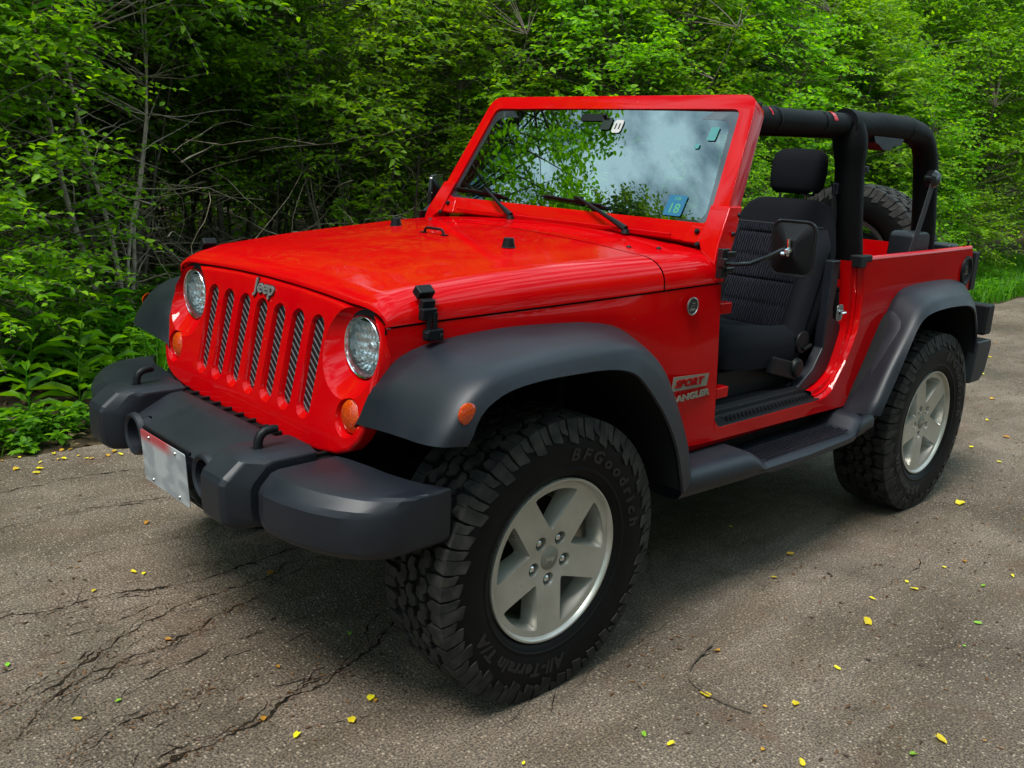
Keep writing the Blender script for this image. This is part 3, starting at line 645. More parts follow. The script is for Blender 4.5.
# wipers
for yp, yt, yl in ((.375, .085, .052), (-.215, -.435, -.483)):
    t = MB(); P0 = Vector((-.775, yp, topz(-.77)+.004)); P1 = Vector(gp(yt, .108, .022))
    t.lathe([(0, .016), (.012, .014), (.017, 0)], tuple(P0-Vector((0, 0, .006))), 'z', 14)
    d = (P1-P0); t.tube([P0+Vector((0, 0, .008)), P0+d*.12+Vector((.008, 0, .012)), P0+d*.35+Vector((.012, 0, .012)), P1+Vector((.006, 0, .004))], [.013, .011, .008, .005], 8)
    wo = t.build('wiper_arm', M['black'], car)
    t = MB(); Lh = .180
    pts = [Vector(gp(yl+k*Lh/6, .098-.010*k/6, .011)) for k in range(-6, 7)]
    t.tube(pts, [.003]+[.0055]*11+[.003], 6); t.tube([p+Vector((.007, 0, .006)) for p in pts[1:-1]], .004, 6); t.box(tuple(P1+Vector((0, 0, 0))), (.016, .035, .014)); t.build('wiper_blade', M['black'], wo)

# --- side lettering and badge
def side_text(s_, size, x, z, m_, name, bold=.0015, wsc=1.0, shear=.0, out_=.0005, parent=body):
    v, f = text_mesh(s_, size, .0012, bold, shear, 'LEFT', 1.02)
    q = MB(); q.add([(x-u*wsc, .7720+out_+w_, z+v_) for u, v_, w_ in v], f); return q.build(name, m_, parent, smooth=False)
t = MB(); t.prism([(-.588, .782), (-.778, .779), (-.786, .820), (-.592, .830)][::-1], 'y', .7712, .7728); pb = t.build('sport_panel', M['silver'], body, smooth=False)
v, f = text_mesh('SPORT', .040, .0012, .0022, .25, 'LEFT', 1.05)
wd = max(a[0] for a in v)-min(a[0] for a in v); sc = .158/wd
q = MB(); q.add([(-.602-u*sc, .7738+w_, .8035+v_*.82-.020*(u*sc)) for u, v_, w_ in v], f); q.build('sport_lettering', M['decal_red'], body, smooth=False)
v, f = text_mesh('WRANGLER', .036, .0012, .0020, .0, 'LEFT', 1.02)
wd = max(a[0] for a in v)-min(a[0] for a in v); sc = .262/wd
q = MB(); q.add([(-.540-u*sc, .7730+w_, .7505+v_*.80+.02*(u*sc)) for u, v_, w_ in v], f); q.build('model_lettering', M['silver'], body, smooth=False)
t = MB(); bx, bz = -.655, 1.054
t.lathe([(.029, 0), (.029, .004), (.026, .005), (.0245, .003)], (bx, .771, bz), 'y', 32); bo = t.build('round_badge', M['steel'], body)
t = MB(); t.lathe([(.0245, .003), (.0005, .003)], (bx, .771, bz), 'y', 32); t.build('badge_face', mat('badge_dark', (.03, .035, .03), .4, .5), bo)
t = MB()
for xx, zz, ww, hh in ((0, .002, .020, .002), (-.002, .010, .014, .004)): t.box((bx+xx, .775, bz+zz), (ww, .001, hh))
t.prism([(bx+.016, bz-.014), (bx-.016, bz-.014), (bx-.007, bz-.004), (bx-.001, bz-.009), (bx+.006, bz-.002)], 'y', .7745, .7755)
t.build('badge_relief', M['steel'], bo, smooth=False)

# --- door opening hardware
for s in (1, -1):
    for x0, z0 in ((-.835, 1.030), (-.868, .735)):
        t = MB(); t.box((x0-.022, s*.745, z0), (.070, .040, .038)); t.build('door_hinge_stub', M['red'], body, bevel=.004)
    t = MB(); t.prism(rrect(.052, .062, .016), 'y', .0, .004); t.box((0, .006, -.016), (.006, .006, .02)); st_ = t.build('striker_plate', M['steel'], body, bevel=.001); st_.location = (-1.668, s*.7545, .950); st_.scale = (.95, s, 1.05)
    t = MB(); t.tube([(-1.665, s*.756, .956), (-1.668, s*.782, .956), (-1.655, s*.786, .956), (-1.620, s*.782, .955)], .006, 8); t.build('striker_pin', M['chrome'], body)
    # black sill plate
    t = MB(); t.loft([[(x, s*y, z) for y, z in ((.768, .606+e_), (.766, .614+e_), (.735, .622+e_), (.715, .632+e_), (.712, .650+e_), (.690, .660+e_), (.640, .655+e_), (.640, .56))] for x, e_ in ((-.885, -.002), (-.93, .0), (-1.20, 0), (-1.52, 0), (-1.59, -.002))], closed=True)
    sp = t.build('sill_plate', M['black'], body, bevel=.003)
    t = MB()
    for k in range(24):
        for j in range(3): t.box((-.96-k*.025-(j % 2)*.012, s*(.728+j*.012), .6245-j*.0), (.010, .005, .006))
    t.build('sill_tread', M['black'], sp, smooth=False)
    # plastic pillar trim inside the jamb
    o_ = [(-1.56, .645), (-1.640, .660), (-1.713, .702), (-1.745, .764), (-1.772, .830), (-1.783, .872), (-1.765, .898), (-1.700, .925), (-1.685, .96), (-1.70, 1.15), (-1.80, 1.15), (-1.83, 1.06), (-1.80, .99)]
    t = MB(); t.prism([(-1.50, .64), (-1.56, .645), (-1.640, .660), (-1.713, .702), (-1.748, .764), (-1.775, .830), (-1.786, .872), (-1.772, .895), (-1.712, .918), (-1.700, .96), (-1.712, 1.06), (-1.715, 1.15), (-1.655, 1.15), (-1.655, 1.0), (-1.655, .90), (-1.66, .80), (-1.60, .72), (-1.50, .66)], 'y', s*.668, s*.712)
    t.build('pillar_trim', M['plastic'], body, bevel=.006)
    t = MB(); t.box((-1.775, s*.752, 1.148), (.055, .050, .048)); t.box((-1.825, s*.757, 1.158), (.060, .032, .028)); t.build('soft_top_bracket', M['black'], body, bevel=.006)

# --- mirrors on door hinges
for s in (1, -1):
    t = MB()
    t.box((-.775, s*.787, 1.187), (.038, .022, .095)); t.box((-.800, s*.797, 1.215), (.045, .012, .020)); t.box((-.800, s*.797, 1.165), (.045, .012, .018)); t.box((-.762, s*.797, 1.190), (.018, .024, .030))
    mb = t.build('mirror_bracket', M['gloss_black'], car, bevel=.003)
    t = MB(); Mc = Vector((-.825, 1.0, 1.255)) if s > 0 else Vector((-.925, -.870, 1.300))
    t.tube([(-.765, .800, 1.190), (-.766, .84, 1.190), (-.772, .89, 1.198), (-.778, .94, 1.222), (-.785, .975, 1.243), Mc+Vector((.030, -.008, 0))] if s > 0 else [(-.765, -.800, 1.190), (-.785, -.815, 1.195), (-.83, -.83, 1.23), (-.885, -.84, 1.26), (-.915, -.845, 1.28)], .0068, 10); t.build('mirror_arm', M['gloss_black'], mb)
    # shell: stepped pyramid towards the front
    t = MB(); ro = rrect(.138, .168, .030, 5); rm = rrect(.124, .154, .024, 5); ri = rrect(.040, .052, .008, 5)
    t.loft([[(-.012, u, z) for u, z in ro], [(0, u, z) for u, z in ro], [(.006, u*.985, z*.985) for u, z in ro], [(.004, u, z) for u, z in rm], [(.026, u, z) for u, z in ri]])
    mh = t.build('mirror', M['gloss_black'] if s < 0 else M['black'], car, angle=22); mh.location = Mc; mh.rotation_euler = (0, R(3), R(8 if s > 0 else 118))
    t = MB(); t.tube([(.0035, u, z) for u, z in ro+ro[:1]], .0032, 6); t.build('mirror_rim', M['gloss_black'], mh)
    t = MB(); t.prism(rrect(.128, .158, .026, 5), 'x', -.0135, -.0125); t.build('mirror_glass', M['mirror_glass'], mh)
    t = MB(); t.lathe([(0, .02), (.009, .018), (.012, .010), (.009, 0)], (.026, 0, -.004), 'x', 14); t.tube([(.034, 0, -.02), (.034, 0, .026)], .005, 8); t.lathe([(0, .008), (.007, .006), (.007, -.006), (0, -.008)], (.034, 0, .026), 'z', 12); t.lathe([(0, .008), (.008, .005), (.008, -.006), (0, -.008)], (.036, -.014, -.014), 'y', 12)
    t.build('ball_joint', M['chrome'], mh)
t = MB(); t.tube([(-.70, -.735, 1.17), (-.70, -.737, 1.21)], .011, 10); t.tube([(-.70, -.737, 1.20), (-.712, -.738, 1.34), (-.722, -.742, 1.47)], [.0040, .0035, .0020], 6); t.build('antenna', M['black'], car)

# --- side steps
for s in (1, -1):
    t = MB(); rings = []
    for x in np.linspace(-.545, -1.86, 45):
        k = interp(x, [-1.73, -1.665, -1.02, -.94], [0, 1, 1, 0]); k = k*k*(3-2*k)
        zt_ = .545-.052*k; yo = interp(x, [-1.86, -1.6, -1.28, -.9, -.545], [.875, .900, .912, .900, .878]); e_ = interp(x, [-1.86, -1.82, -.59, -.545], [.03, 0, 0, .0])
        rings.append([(x, s*y, z) for y, z in ((.70, zt_-.002), (.775, zt_), (yo-.045-.0*k, zt_-.004), (yo-.012, zt_-.016), (yo, zt_-.035-.0*k), (yo, .478), (yo-.012, .458+e_), (yo-.05, .448+e_), (.72, .455+e_), (.70, .47))])
    t.loft(rings); so = t.build('side_step', M['plastic'], car, angle=40)
    t = MB(); rr = random.Random(3)
    for i in range(34):
        for j in range(6):
            t.box((-1.05-i*.0178-(j % 2)*.009, s*(.777+j*.0175), .4965), (.008, .010, .004), Matrix.Rotation(R(40 if (i+j) % 2 else -40), 3, 'Z'))
    t.build('step_tread', M['plastic'], so, smooth=False)

# --- wheels
def tyre_mesh(seed=1):
    t = MB(); rr = random.Random(seed); Ro = .414; n = 96
    prof = [(.236, -.098), (.246, -.112), (.262, -.121), (.30, -.129), (.33, -.131), (.358, -.128), (.380, -.122), (.395, -.114), (.4005, -.100), (.403, -.05), (.4035, 0), (.403, .05), (.4005, .100), (.395, .114), (.380, .122), (.358, .128), (.33, .131), (.30, .129), (.262, .121), (.246, .112), (.236, .098)]
    t.cur = 0; t.lathe(prof, (0, 0, 0), 'y', n)
    t.lathe([(.262, .1212), (.266, .1245), (.272, .1245), (.276, .1235)], (0, 0, 0), 'y', n)
    # tread blocks on (angle, width)
    t.cur = 1
    def P(a, wd, r): return (r*math.cos(a), wd, r*math.sin(a))
    def crown(wd): return Ro-.0025*(wd/.1)**2
    def block(poly, h0=-.014, h1=0.0, tw=.985):
        cx = sum(p[0] for p in poly)/len(poly); cw_ = sum(p[1] for p in poly)/len(poly)
        top_ = [(cx+(p[0]-cx)*tw, cw_+(p[1]-cw_)*tw) for p in poly]
        t.loft([[P(a, w_, crown(w_)+h0) for a, w_ in poly], [P(a, w_, crown(w_)+h1-.0015) for a, w_ in poly], [P(cx+(a-cx)*.975, cw_+(w_-cw_)*.975, crown(w_)+h1) for a, w_ in top_]], caps=True)
    NP = 36; dp = 2*PI/NP; g_ = .0065/Ro
    for i in range(NP):
        a0 = i*dp
        for sgn in (1, -1):
            off = a0+(0 if sgn > 0 else dp*.45)
            ln = (i+(sgn < 0)) % 2
            # shoulder block: two lobes with a sipe, wraps onto the sidewall
            w0 = .066+.010*ln; w1 = .113
            A0 = off+g_*.6; A1 = off+dp-g_*.6; mid_ = (A0+A1)/2; jj = dp*.16
            lobes = [[(A0, w1), (A0+jj*.3, w0+.012), (A0+jj, w0), (mid_-g_*.10, w0+.006), (mid_-g_*.10, w1)], [(mid_+g_*.10, w1), (mid_+g_*.10, w0+.004), (A1-jj*1.2, w0-.010), (A1-jj*.2, w0+.002), (A1, w1)]]
            for lb_ in lobes: block([(a, sgn*w_) for a, w_ in lb_], h0=-.014)
            # sidewall lug
            rl = .352-.010*ln
            q0, q1 = A0, A1; sk = .08*dp
            def S(a, r, e): return (r*math.cos(a), sgn*(float(np.interp(r, [.33, .358, .380, .395, .405, .414], [.131, .128, .1225, .117, .114, .112]))+e), r*math.sin(a))
            for (u0, u1, rb_) in ((q0, mid_+dp*.08, rl), (mid_+dp*.08+g_*.35, q1, rl+.016)):
                ou = [(u0, .4105), (u1, .4105), (u1, .388), (u1+sk, rb_+.006), (u1+sk*.8, rb_), (u0+sk*.9, rb_+.010), (u0, .390)]
                t.loft([[S(a, r, -.004) for a, r in ou], [S(a, r, .0045) for a, r in ou]])
        # centre rows: interlocking S-shaped blocks
        for row, wc, ph in ((0, -.0415, .25), (1, 0.0, .70), (2, .0415, .15)):
            b0 = a0+ph*dp; hw = .0212; d_ = dp*.5; fl_ = 1 if row != 1 else -1
            jx = rr.uniform(-.04, .04)*dp
            poly = [(b0-d_+g_*.55, wc-hw*.2*fl_), (b0-d_*.55, wc-hw*.95*fl_), (b0+d_*.1+jx, wc-hw*.80*fl_), (b0+d_*.30+jx, wc-hw*.15*fl_), (b0+d_-g_*.5, wc-hw*.35*fl_), (b0+d_-g_*.3, wc+hw*.45*fl_), (b0+d_*.5, wc+hw*1.0*fl_), (b0-d_*.15+jx, wc+hw*.90*fl_), (b0-d_*.35+jx, wc+hw*.35*fl_), (b0-d_+g_*.9, wc+hw*.55*fl_)]
            block(poly)
    # raised lettering, clockwise as seen from outside (+Y)
    t.cur = 2
    def arc(s_, size, ang, rad, bold, shear=0, sp=1.05, stretch=1.0):
        v, f = text_mesh(s_, size, .0010, bold, shear, 'LEFT', sp)
        o_ = []
        for x, y, z in v:
            r = rad+y; a = ang+x*stretch/rad
            # seen from +Y, +X is on the left: clockwise means the angle (X towards Z) grows
            w_ = float(np.interp(r, [.262, .30, .33, .358, .38], [.121, .129, .131, .128, .122]))
            o_.append((r*math.cos(a), w_+.0012+z, r*math.sin(a)))
        t.add(o_, f)
    arc('BFGoodrich', .048, R(93), .310, .0016, .12, 1.55, 1.22)
    arc('All-Terrain T/A', .050, R(262), .310, .0020, .2, 1.12, 1.1)
    return t
tm = tyre_mesh()
def make_wheel():
    t = MB()
    # rim barrel and lip; outer side +Y, wheel centre plane y=0
    t.lathe([(.232, .100), (.239, .103), (.240, .112), (.2385, .1155), (.233, .1155), (.228, .110), (.2255, .102), (.221, .094), (.213, .075), (.207, .04), (.205, -.08), (.232, -.10)], (0, 0, 0), 'y', 72)
    rim = t.build('wheel', M['alloy'], None, angle=35)
    f_b = MB(); n = 80
    f_b.loft([[(r*math.cos(2*PI*k/n), h_, r*math.sin(2*PI*k/n)) for k in range(n)] for r, h_ in ((.224, .045), (.2265, .104), (.215, .1035), (.10, .094), (.06, .090))])
    face = f_b.build('spokes', M['alloy'], None, smooth=False); cut = []
    for k in range(5):
        a0 = R(270+36+72*k)
        def W(hw, r_out, push, y):
            ap = hw/math.sin(R(36)); p = [(ap+push, 0)]
            bet = math.asin(hw/r_out); a1 = R(36)-bet
            p = [(ap, 0)]+[(r_out*math.cos(a1*(1-2*j/8)), r_out*math.sin(a1*(1-2*j/8))) for j in range(9)]
            p = round_poly(p, [.012]+[.014]+[.0]*7+[.014], 4)
            return [(u*math.cos(a0)-v_*math.sin(a0), y, u*math.sin(a0)+v_*math.cos(a0)) for u, v_ in p]
        c_ = MB(); c_.loft([W(.0455, .209, 0, .125), W(.0460, .2085, 0, .100), W(.0475, .207, 0, .093), W(.060, .194, 0, .030)]); cut.append(c_.build('c', M['alloy'], None, smooth=False))
        al = R(270+72*k); cx, cz = .0635*math.cos(al), .0635*math.sin(al); m_ = 20
        c_ = MB(); c_.loft([[(cx+1.0*r*math.cos(2*PI*j/m_), y, cz+1.0*r*math.sin(2*PI*j/m_)) for j in range(m_)] for r, y in ((.0235, .11), (.0205, .090), (.0160, .055))]); cut.append(c_.build('c', M['alloy'], None, smooth=False))
    c_ = MB(); c_.lathe([(.0345, .12), (.0345, .0875)], (0, 0, 0), 'y', 40, caps=True); cut.append(c_.build('c', M['alloy'], None, smooth=False))
    boolean(face, cut)
    face.parent = rim
    ty = MB(); ty.v, ty.f, ty.m = tm.v, tm.f, tm.m; tyre = ty.build('tyre', [M['rubber'], M['tread'], M['letter']], rim, angle=30)
    t = MB(); t.lathe([(0, .0935), (.029, .093), (.0335, .0905), (.034, .085)], (0, 0, 0), 'y', 32); cp = t.build('centre_cap', mat('cap_grey', (.20, .20, .17), .4, .5), rim)
    t = MB(); v, f = text_mesh('Jeep', .020, .0006, .0004); t.add([(-x, .0938+z, y) for x, y, z in v], f); t.build('cap_lettering', M['alloy'], rim, smooth=False)
    for k in range(5):
        al = R(270+72*k); cx, cz = .0635*math.cos(al), .0635*math.sin(al)
        t = MB(); t.lathe([(0, .086), (.006, .086), (.0098, .083), (.0110, .076), (.0110, .05)], (cx, 0, cz), 'y', 6); t.build('lug_nut', M['chrome'], rim, smooth=False)
    t = MB(); t.tube([(.170, .070, -.118), (.180, .092, -.108)], .0045, 8); t.build('valve_stem', M['black'], rim)
    t = MB(); t.box((0, 0, 0), (.010, .006, .045)); wt = t.build('balance_weight', M['steel'], rim, bevel=.002); wt.location = (-.2275, .108, -.050); wt.rotation_euler = (0, R(-12), 0)
    t = MB(); t.lathe([(.001, .03), (.070, .03), (.075, .01), (.160, .008), (.162, -.006), (.001, -.006)], (0, 0, 0), 'y', 48); t.build('brake_disc', mat('brake_steel', (.05, .045, .04), .5, .7), rim)
    return rim
w0 = make_wheel(); w0.parent = car; w0.location = (.012, .757, .404); w0.rotation_euler = (0, 0, R(-.5))
def copy_tree(o, parent=None):
    c_ = o.copy(); C.objects.link(c_); c_.parent = parent
    for ch in list(o.children): copy_tree(ch, c_)
    return c_
for nm, loc, rot in (('wheel', (.012, -.757, .404), (0, R(20), PI)), ('wheel', (-2.405, .760, .404), (0, R(-9), 0)), ('wheel', (-2.405, -.760, .404), (0, R(50), PI)), ('spare_wheel', (-3.12, .075, 1.018), (R(0), 0, R(90)))):
    q = copy_tree(w0, car); q.location = loc; q.rotation_euler = rot
    if nm == 'spare_wheel': q.name = nm
    if rot[2] == PI: q.rotation_euler = (0, rot[1], PI)
t = MB(); t.box((-3.0, .045, 1.02), (.15, .16, .16)); t.tube([(-2.98, .045, 1.1), (-3.0, .045, 1.45), (-3.02, .045, 1.50)], .018, 8); t.build('spare_carrier', M['black'], car, bevel=.01)
t = MB(); t.box((-3.02, .045, 1.505), (.04, .17, .035)); hb = t.build('high_brake_light', M['black'], car, bevel=.006); t = MB(); t.box((-3.041, .045, 1.505), (.006, .15, .025)); t.build('brake_lens', M['tail'], hb)

# --- roll cage with padded covers
t = MB()
for s in (1, -1):
    t.tube(curve([(-1.075, s*.60, 1.655), (-1.30, s*.60, 1.660), (-1.70, s*.60, 1.668), (-1.86, s*.60, 1.672)], 10), .045, 16)
    t.tube(curve([(-1.80, s*.60, 1.675), (-2.00, s*.60, 1.680), (-2.20, s*.60, 1.683), (-2.40, s*.60, 1.680), (-2.52, s*.60, 1.655), (-2.595, s*.60, 1.585), (-2.63, s*.60, 1.49), (-2.655, s*.605, 1.37), (-2.68, s*.61, 1.22), (-2.70, s*.615, 1.05)], 26), [.060, .058]+[.054]*24, 18)
    t.tube(curve([(-1.835, s*.585, 1.69), (-1.845, s*.605, 1.64), (-1.86, s*.612, 1.57), (-1.885, s*.612, 1.45), (-1.93, s*.615, 1.25), (-1.965, s*.62, 1.08), (-1.99, s*.63, .80)], 24), [.058, .066, .068, .066, .061]+[.058]*19, 18)
t.tube([(-1.86, -.60, 1.670), (-1.86, -.3, 1.675), (-1.86, 0, 1.677), (-1.86, .3, 1.675), (-1.86, .60, 1.670)], .052, 16)
for i, (x, y, z) in enumerate(t.v):
    d = .0035*noise.noise(Vector((x, y, z))*9); t.v[i] = (x+d, y+d, z+d)
cage = t.build('roll_cage', M['padding'], car, angle=60)
for s in (1, -1):
    for x in (-1.115, -1.27, -1.60):
        t = MB(); t.lathe([(.0465, -.006), (.0485, 0), (.0465, .006)], (x, s*.60, interp(x, [-1.7, -1.0], [1.668, 1.654])), 'x', 20); t.build('cage_strap', M['black'], cage)
    t = MB(); t.lathe([(.0555, -.005), (.0575, 0), (.0555, .005)], (-2.33, s*.60, 1.682), 'x', 20); t.build('cage_strap', M['black'], cage)
    t = MB(); t.box((-1.093, s*.60, 1.672), (.07, .095, .070))
    t.box((-1.10, s*.595, 1.625), (.10, .05, .03)); t.build('cage_bracket', M['black'], cage, bevel=.004)
for s in (1, -1):
    for x0, z0, a0, a1, hw_ in ((-1.655, 1.667, 15, 75, .014), (-1.205, 1.6565, 20, 60, .005)):
        t = MB(); t.loft([[(x0+dx, s*(.60+.0475*math.cos(R(a))), z0+.0475*math.sin(R(a))) for a in np.linspace(a0, a1, 8)] for dx in (-hw_, hw_)], closed=False); t.build('cage_red_tube', M['red'], cage)
for s in (1, -1):
    t = MB(); t.prism(round_poly([(-2.00, 1.640), (-2.28, 1.640), (-2.27, 1.612), (-2.20, 1.605), (-2.16, 1.585), (-2.10, 1.585), (-2.05, 1.606), (-2.02, 1.612)], .01), 'y', s*.57, s*.635); t.build('grab_handle', M['plastic'], cage, bevel=.006)
    t = MB(); t.lathe([(0, .030), (.028, .026), (.040, .010), (.040, -.016), (.03, -.026), (0, -.028)], (-2.56, s*.665, 1.478), 'y', 22, sgn=s); t.build('belt_guide', M['gloss_black'], cage)
    t = MB(); t.loft([[(x-.024, s*.672, z), (x+.024, s*.672, z), (x+.024, s*.675, z), (x-.024, s*.675, z)] for x, z in ((-2.555, 1.47), (-2.50, 1.32), (-2.425, 1.14), (-2.38, 1.02))]); t.build('rear_seat_belt', M['belt'], cage, smooth=False)
    t = MB(); t.loft([[(x-.024, s*y, z), (x+.024, s*y, z), (x+.024, s*(y+.003), z), (x-.024, s*(y+.003), z)] for x, y, z in ((-1.835, .585, 1.44), (-1.84, .59, 1.2), (-1.80, .62, .95), (-1.74, .655, .72))]); t.build('front_seat_belt', M['belt'], cage, smooth=False)
    t = MB(); t.box((-1.835, s*.585, 1.42), (.025, .03, .05)); t.build('belt_anchor', M['plastic'], cage, bevel=.008)
    t = MB(); t.prism(round_poly([(-2.44, .98), (-2.455, 1.225), (-2.48, 1.240), (-2.60, 1.240), (-2.63, 1.22), (-2.64, .98)], .02), 'y', s*.55, s*.67); t.build('cargo_speaker_box', M['plastic'], car, bevel=.012)
t = MB(); t.box((-2.86, .55, 1.155), (.10, .30, .05)); t.build('folded_top_cover', M['plastic'], car, bevel=.015)
t = MB(); t.tube([(-2.86, .757, 1.17), (-2.855, .757, 1.195)], .005, 8); t.lathe([(0, .006), (.008, 0), (0, -.006)], (-2.853, .757, 1.2), 'z', 12); t.build('tub_knob', M['black'], body)

# --- seats
def sec(zc, xc, yc, w_, d, k=3.2, n=28):
    r = []
    for i in range(n):
        a = 2*PI*i/n; c_, s_ = math.cos(a), math.sin(a)
        r.append((xc+d/2*abs(c_)**(2/k)*(1 if c_ > 0 else -1), yc+w_/2*abs(s_)**(2/k)*(1 if s_ > 0 else -1), zc))
    return r
def seat(yc):
    def xf(z): return interp(z, [.80, 1.38], [-1.505, -1.735])
    t = MB(); t.loft([sec(z-.015, xf(z)-.05-(d-.10)/2+e_, yc, w_, d) for z, w_, d, e_ in ((.78, .44, .14, 0), (.84, .50, .16, 0), (.95, .53, .16, 0), (1.08, .53, .15, 0), (1.18, .51, .14, 0), (1.262, .46, .13, 0), (1.275, .452, .125, 0), (1.33, .405, .12, 0), (1.365, .35, .10, 0), (1.382, .29, .07, -.01), (1.388, .22, .03, -.02))])
    bk = t.build('seat', M['fabric'], car, angle=70)
    # bolsters
    for s in (1, -1):
        t = MB(); t.loft([[Vector((xf(z)+x_, yc+s*(y_), z)) for x_, y_ in ((-.02, .262), (.030, .258), (.050, .235), (.046, .205), (.010, .168), (-.02, .168))] for z in np.linspace(.85, 1.20, 8)] + [[Vector((xf(1.265)-.01+x_*.3, yc+s*(y_*.9), 1.262)) for x_, y_ in ((-.02, .25), (.030, .246), (.040, .228), (.036, .205), (.010, .168), (-.02, .168))]])
        t.build('seat_bolster', M['fabric_side'], bk, angle=70)
    rows = []
    for z in np.linspace(.86, 1.265, 56):
        row = []
        ph = ((z-.86) % .092)/.092; dz = .010*(1-abs(2*ph-1)**8)
        for j in range(13):
            u = -1+2*j/12; row.append((xf(z)-.004+dz*(1-.3*u*u)+.0, yc+u*.172, z))
        rows.append(row)
    t = MB(); t.loft(rows, closed=False); t.build('backrest_panel', M['ribbed'], bk, angle=60)
    t = MB(); t.loft([[Vector((xf(1.272)-.000, yc+u, 1.272)) for u in np.linspace(-.215, .215, 9)], [Vector((xf(1.268)+.004, yc+u, 1.267)) for u in np.linspace(-.215, .215, 9)], [Vector((xf(1.26)+.001, yc+u, 1.262)) for u in np.linspace(-.215, .215, 9)]], closed=False); t.build('seat_piping', M['black'], bk)
    # cushion
    t = MB(); t.loft([[(x, yc+y_*w_, z0+z_*hh) for y_, z_ in ((-.5, 0), (-.52, .5), (-.50, .85), (-.42, 1.0), (-.32, .90), (-.15, .86), (0, .85), (.15, .86), (.32, .90), (.42, 1.0), (.50, .85), (.52, .5), (.5, 0))] for x, w_, z0, hh in ((-1.60, .46, .76, .11), (-1.50, .50, .75, .145), (-1.35, .51, .75, .155), (-1.18, .52, .76, .165), (-1.05, .50, .775, .155), (-1.0, .47, .79, .11), (-.985, .42, .82, .05))])
    t.build('seat_cushion', M['fabric_side'], bk, angle=75)
    t = MB(); t.loft([sec(z, -1.80+e_, yc+.012, w_, d, 3.4) for z, w_, d, e_ in ((1.392, .15, .05, .01), (1.398, .195, .085, .005), (1.42, .222, .11, 0), (1.47, .232, .118, -.003), (1.52, .230, .112, -.006), (1.552, .214, .10, -.01), (1.569, .17, .07, -.012), (1.574, .10, .03, -.012))])
    t.build('headrest', M['fabric'], bk, angle=80)
    t = MB()
    for s in (1, -1): t.tube([(-1.80, yc+s*.06, 1.37), (-1.80, yc+s*.06, 1.42)], .006, 8)
    t.tube([(-1.775, yc+.06, 1.393), (-1.77, yc+.11, 1.396)], .010, 8); t.build('headrest_post', M['chrome'], bk)
    t = MB(); t.box((-1.42, yc+.265, .74), (.20, .03, .07), Matrix.Rotation(R(-14), 3, 'Y')); t.lathe([(0, .02), (.034, .018), (.040, 0)], (-1.50, yc+.275, .735), 'y', 20); t.box((-1.32, yc, .615), (.40, .40, .09)); t.box((-1.30, yc+.0, .70), (.50, .44, .12)); t.build('seat_adjuster', M['black'], bk, bevel=.008)
    t = MB(); t.lathe([(0, .03), (.045, .025), (.052, 0), (.052, -.02)], (-1.555, yc+.24, .83), 'y', 20); t.tube([(-1.555, yc+.27, .80), (-1.60, yc+.275, .815)], .007, 8); t.build('recliner_cover', M['black'], bk)
    t = MB(); t.box((-1.50, yc-.27, .86), (.03, .03, .16)); t.build('belt_buckle', M['black'], bk, bevel=.006)
    t = MB(); t.box((-1.507, yc-.27, .945), (.02, .03, .02)); t.build('buckle_button', M['tail'], bk, bevel=.003)
seat(.415); seat(-.395)
t = MB(); t.loft([sec(z, x, 0, w_, d) for z, x, w_, d in ((.86, -2.36, .80, .16), (1.0, -2.40, .84, .15), (1.12, -2.45, .82, .13), (1.20, -2.48, .76, .08))]); t.box((-2.20, 0, .84), (.36, .84, .12)); t.build('rear_seat', M['fabric'], car, bevel=.02)
# --- dashboard, steering wheel, mirror
t = MB(); t.loft([[(x, y, z) for x, z in ((-.86, 1.21), (-.94, 1.205), (-1.00, 1.16), (-1.01, 1.08), (-.99, 1.02), (-.93, .99), (-.86, .99))] for y in (-.66, .66)]); t.box((-1.02, 0, .85), (.16, .24, .30))
t.box((-.93, .38, 1.22), (.10, .24, .06))
t.build('dashboard', M['black'], car, bevel=.015, angle=40)
t = MB(); n = 36; ax = Matrix.Rotation(R(-24), 3, 'Y'); cc = Vector((-1.14, .34, 1.09)); 
t.tube([cc+ax @ Vector((0, .185*math.cos(2*PI*k/n), .185*math.sin(2*PI*k/n))) for k in range(n+1)], .0145, 10)
for a in (0, 180, 250, 290): t.tube([cc+ax @ Vector((.012, .03*math.cos(R(a)), .03*math.sin(R(a)))), cc+ax @ Vector((0, .18*math.cos(R(a)), .18*math.sin(R(a))))], .011, 8)
t.box(tuple(cc+Vector((.015, 0, 0))), (.04, .12, .11), ax); t.tube([cc, cc+Vector((.20, 0, -.09))], .03, 10); t.build('steering_wheel', M['black'], car, angle=50)
t = MB(); t.box((-1.065, .03, 1.595), (.025, .21, .055)); t.tube([(-1.06, .03, 1.60), (-1.01, .03, 1.66)], .008, 8); t.build('interior_mirror', M['black'], car, bevel=.01)
t = MB()
for y in (-.33, .33): t.box((-1.075, y, 1.675), (.02, .42, .05))
t.build('sun_visor', M['plastic'], car, bevel=.01)
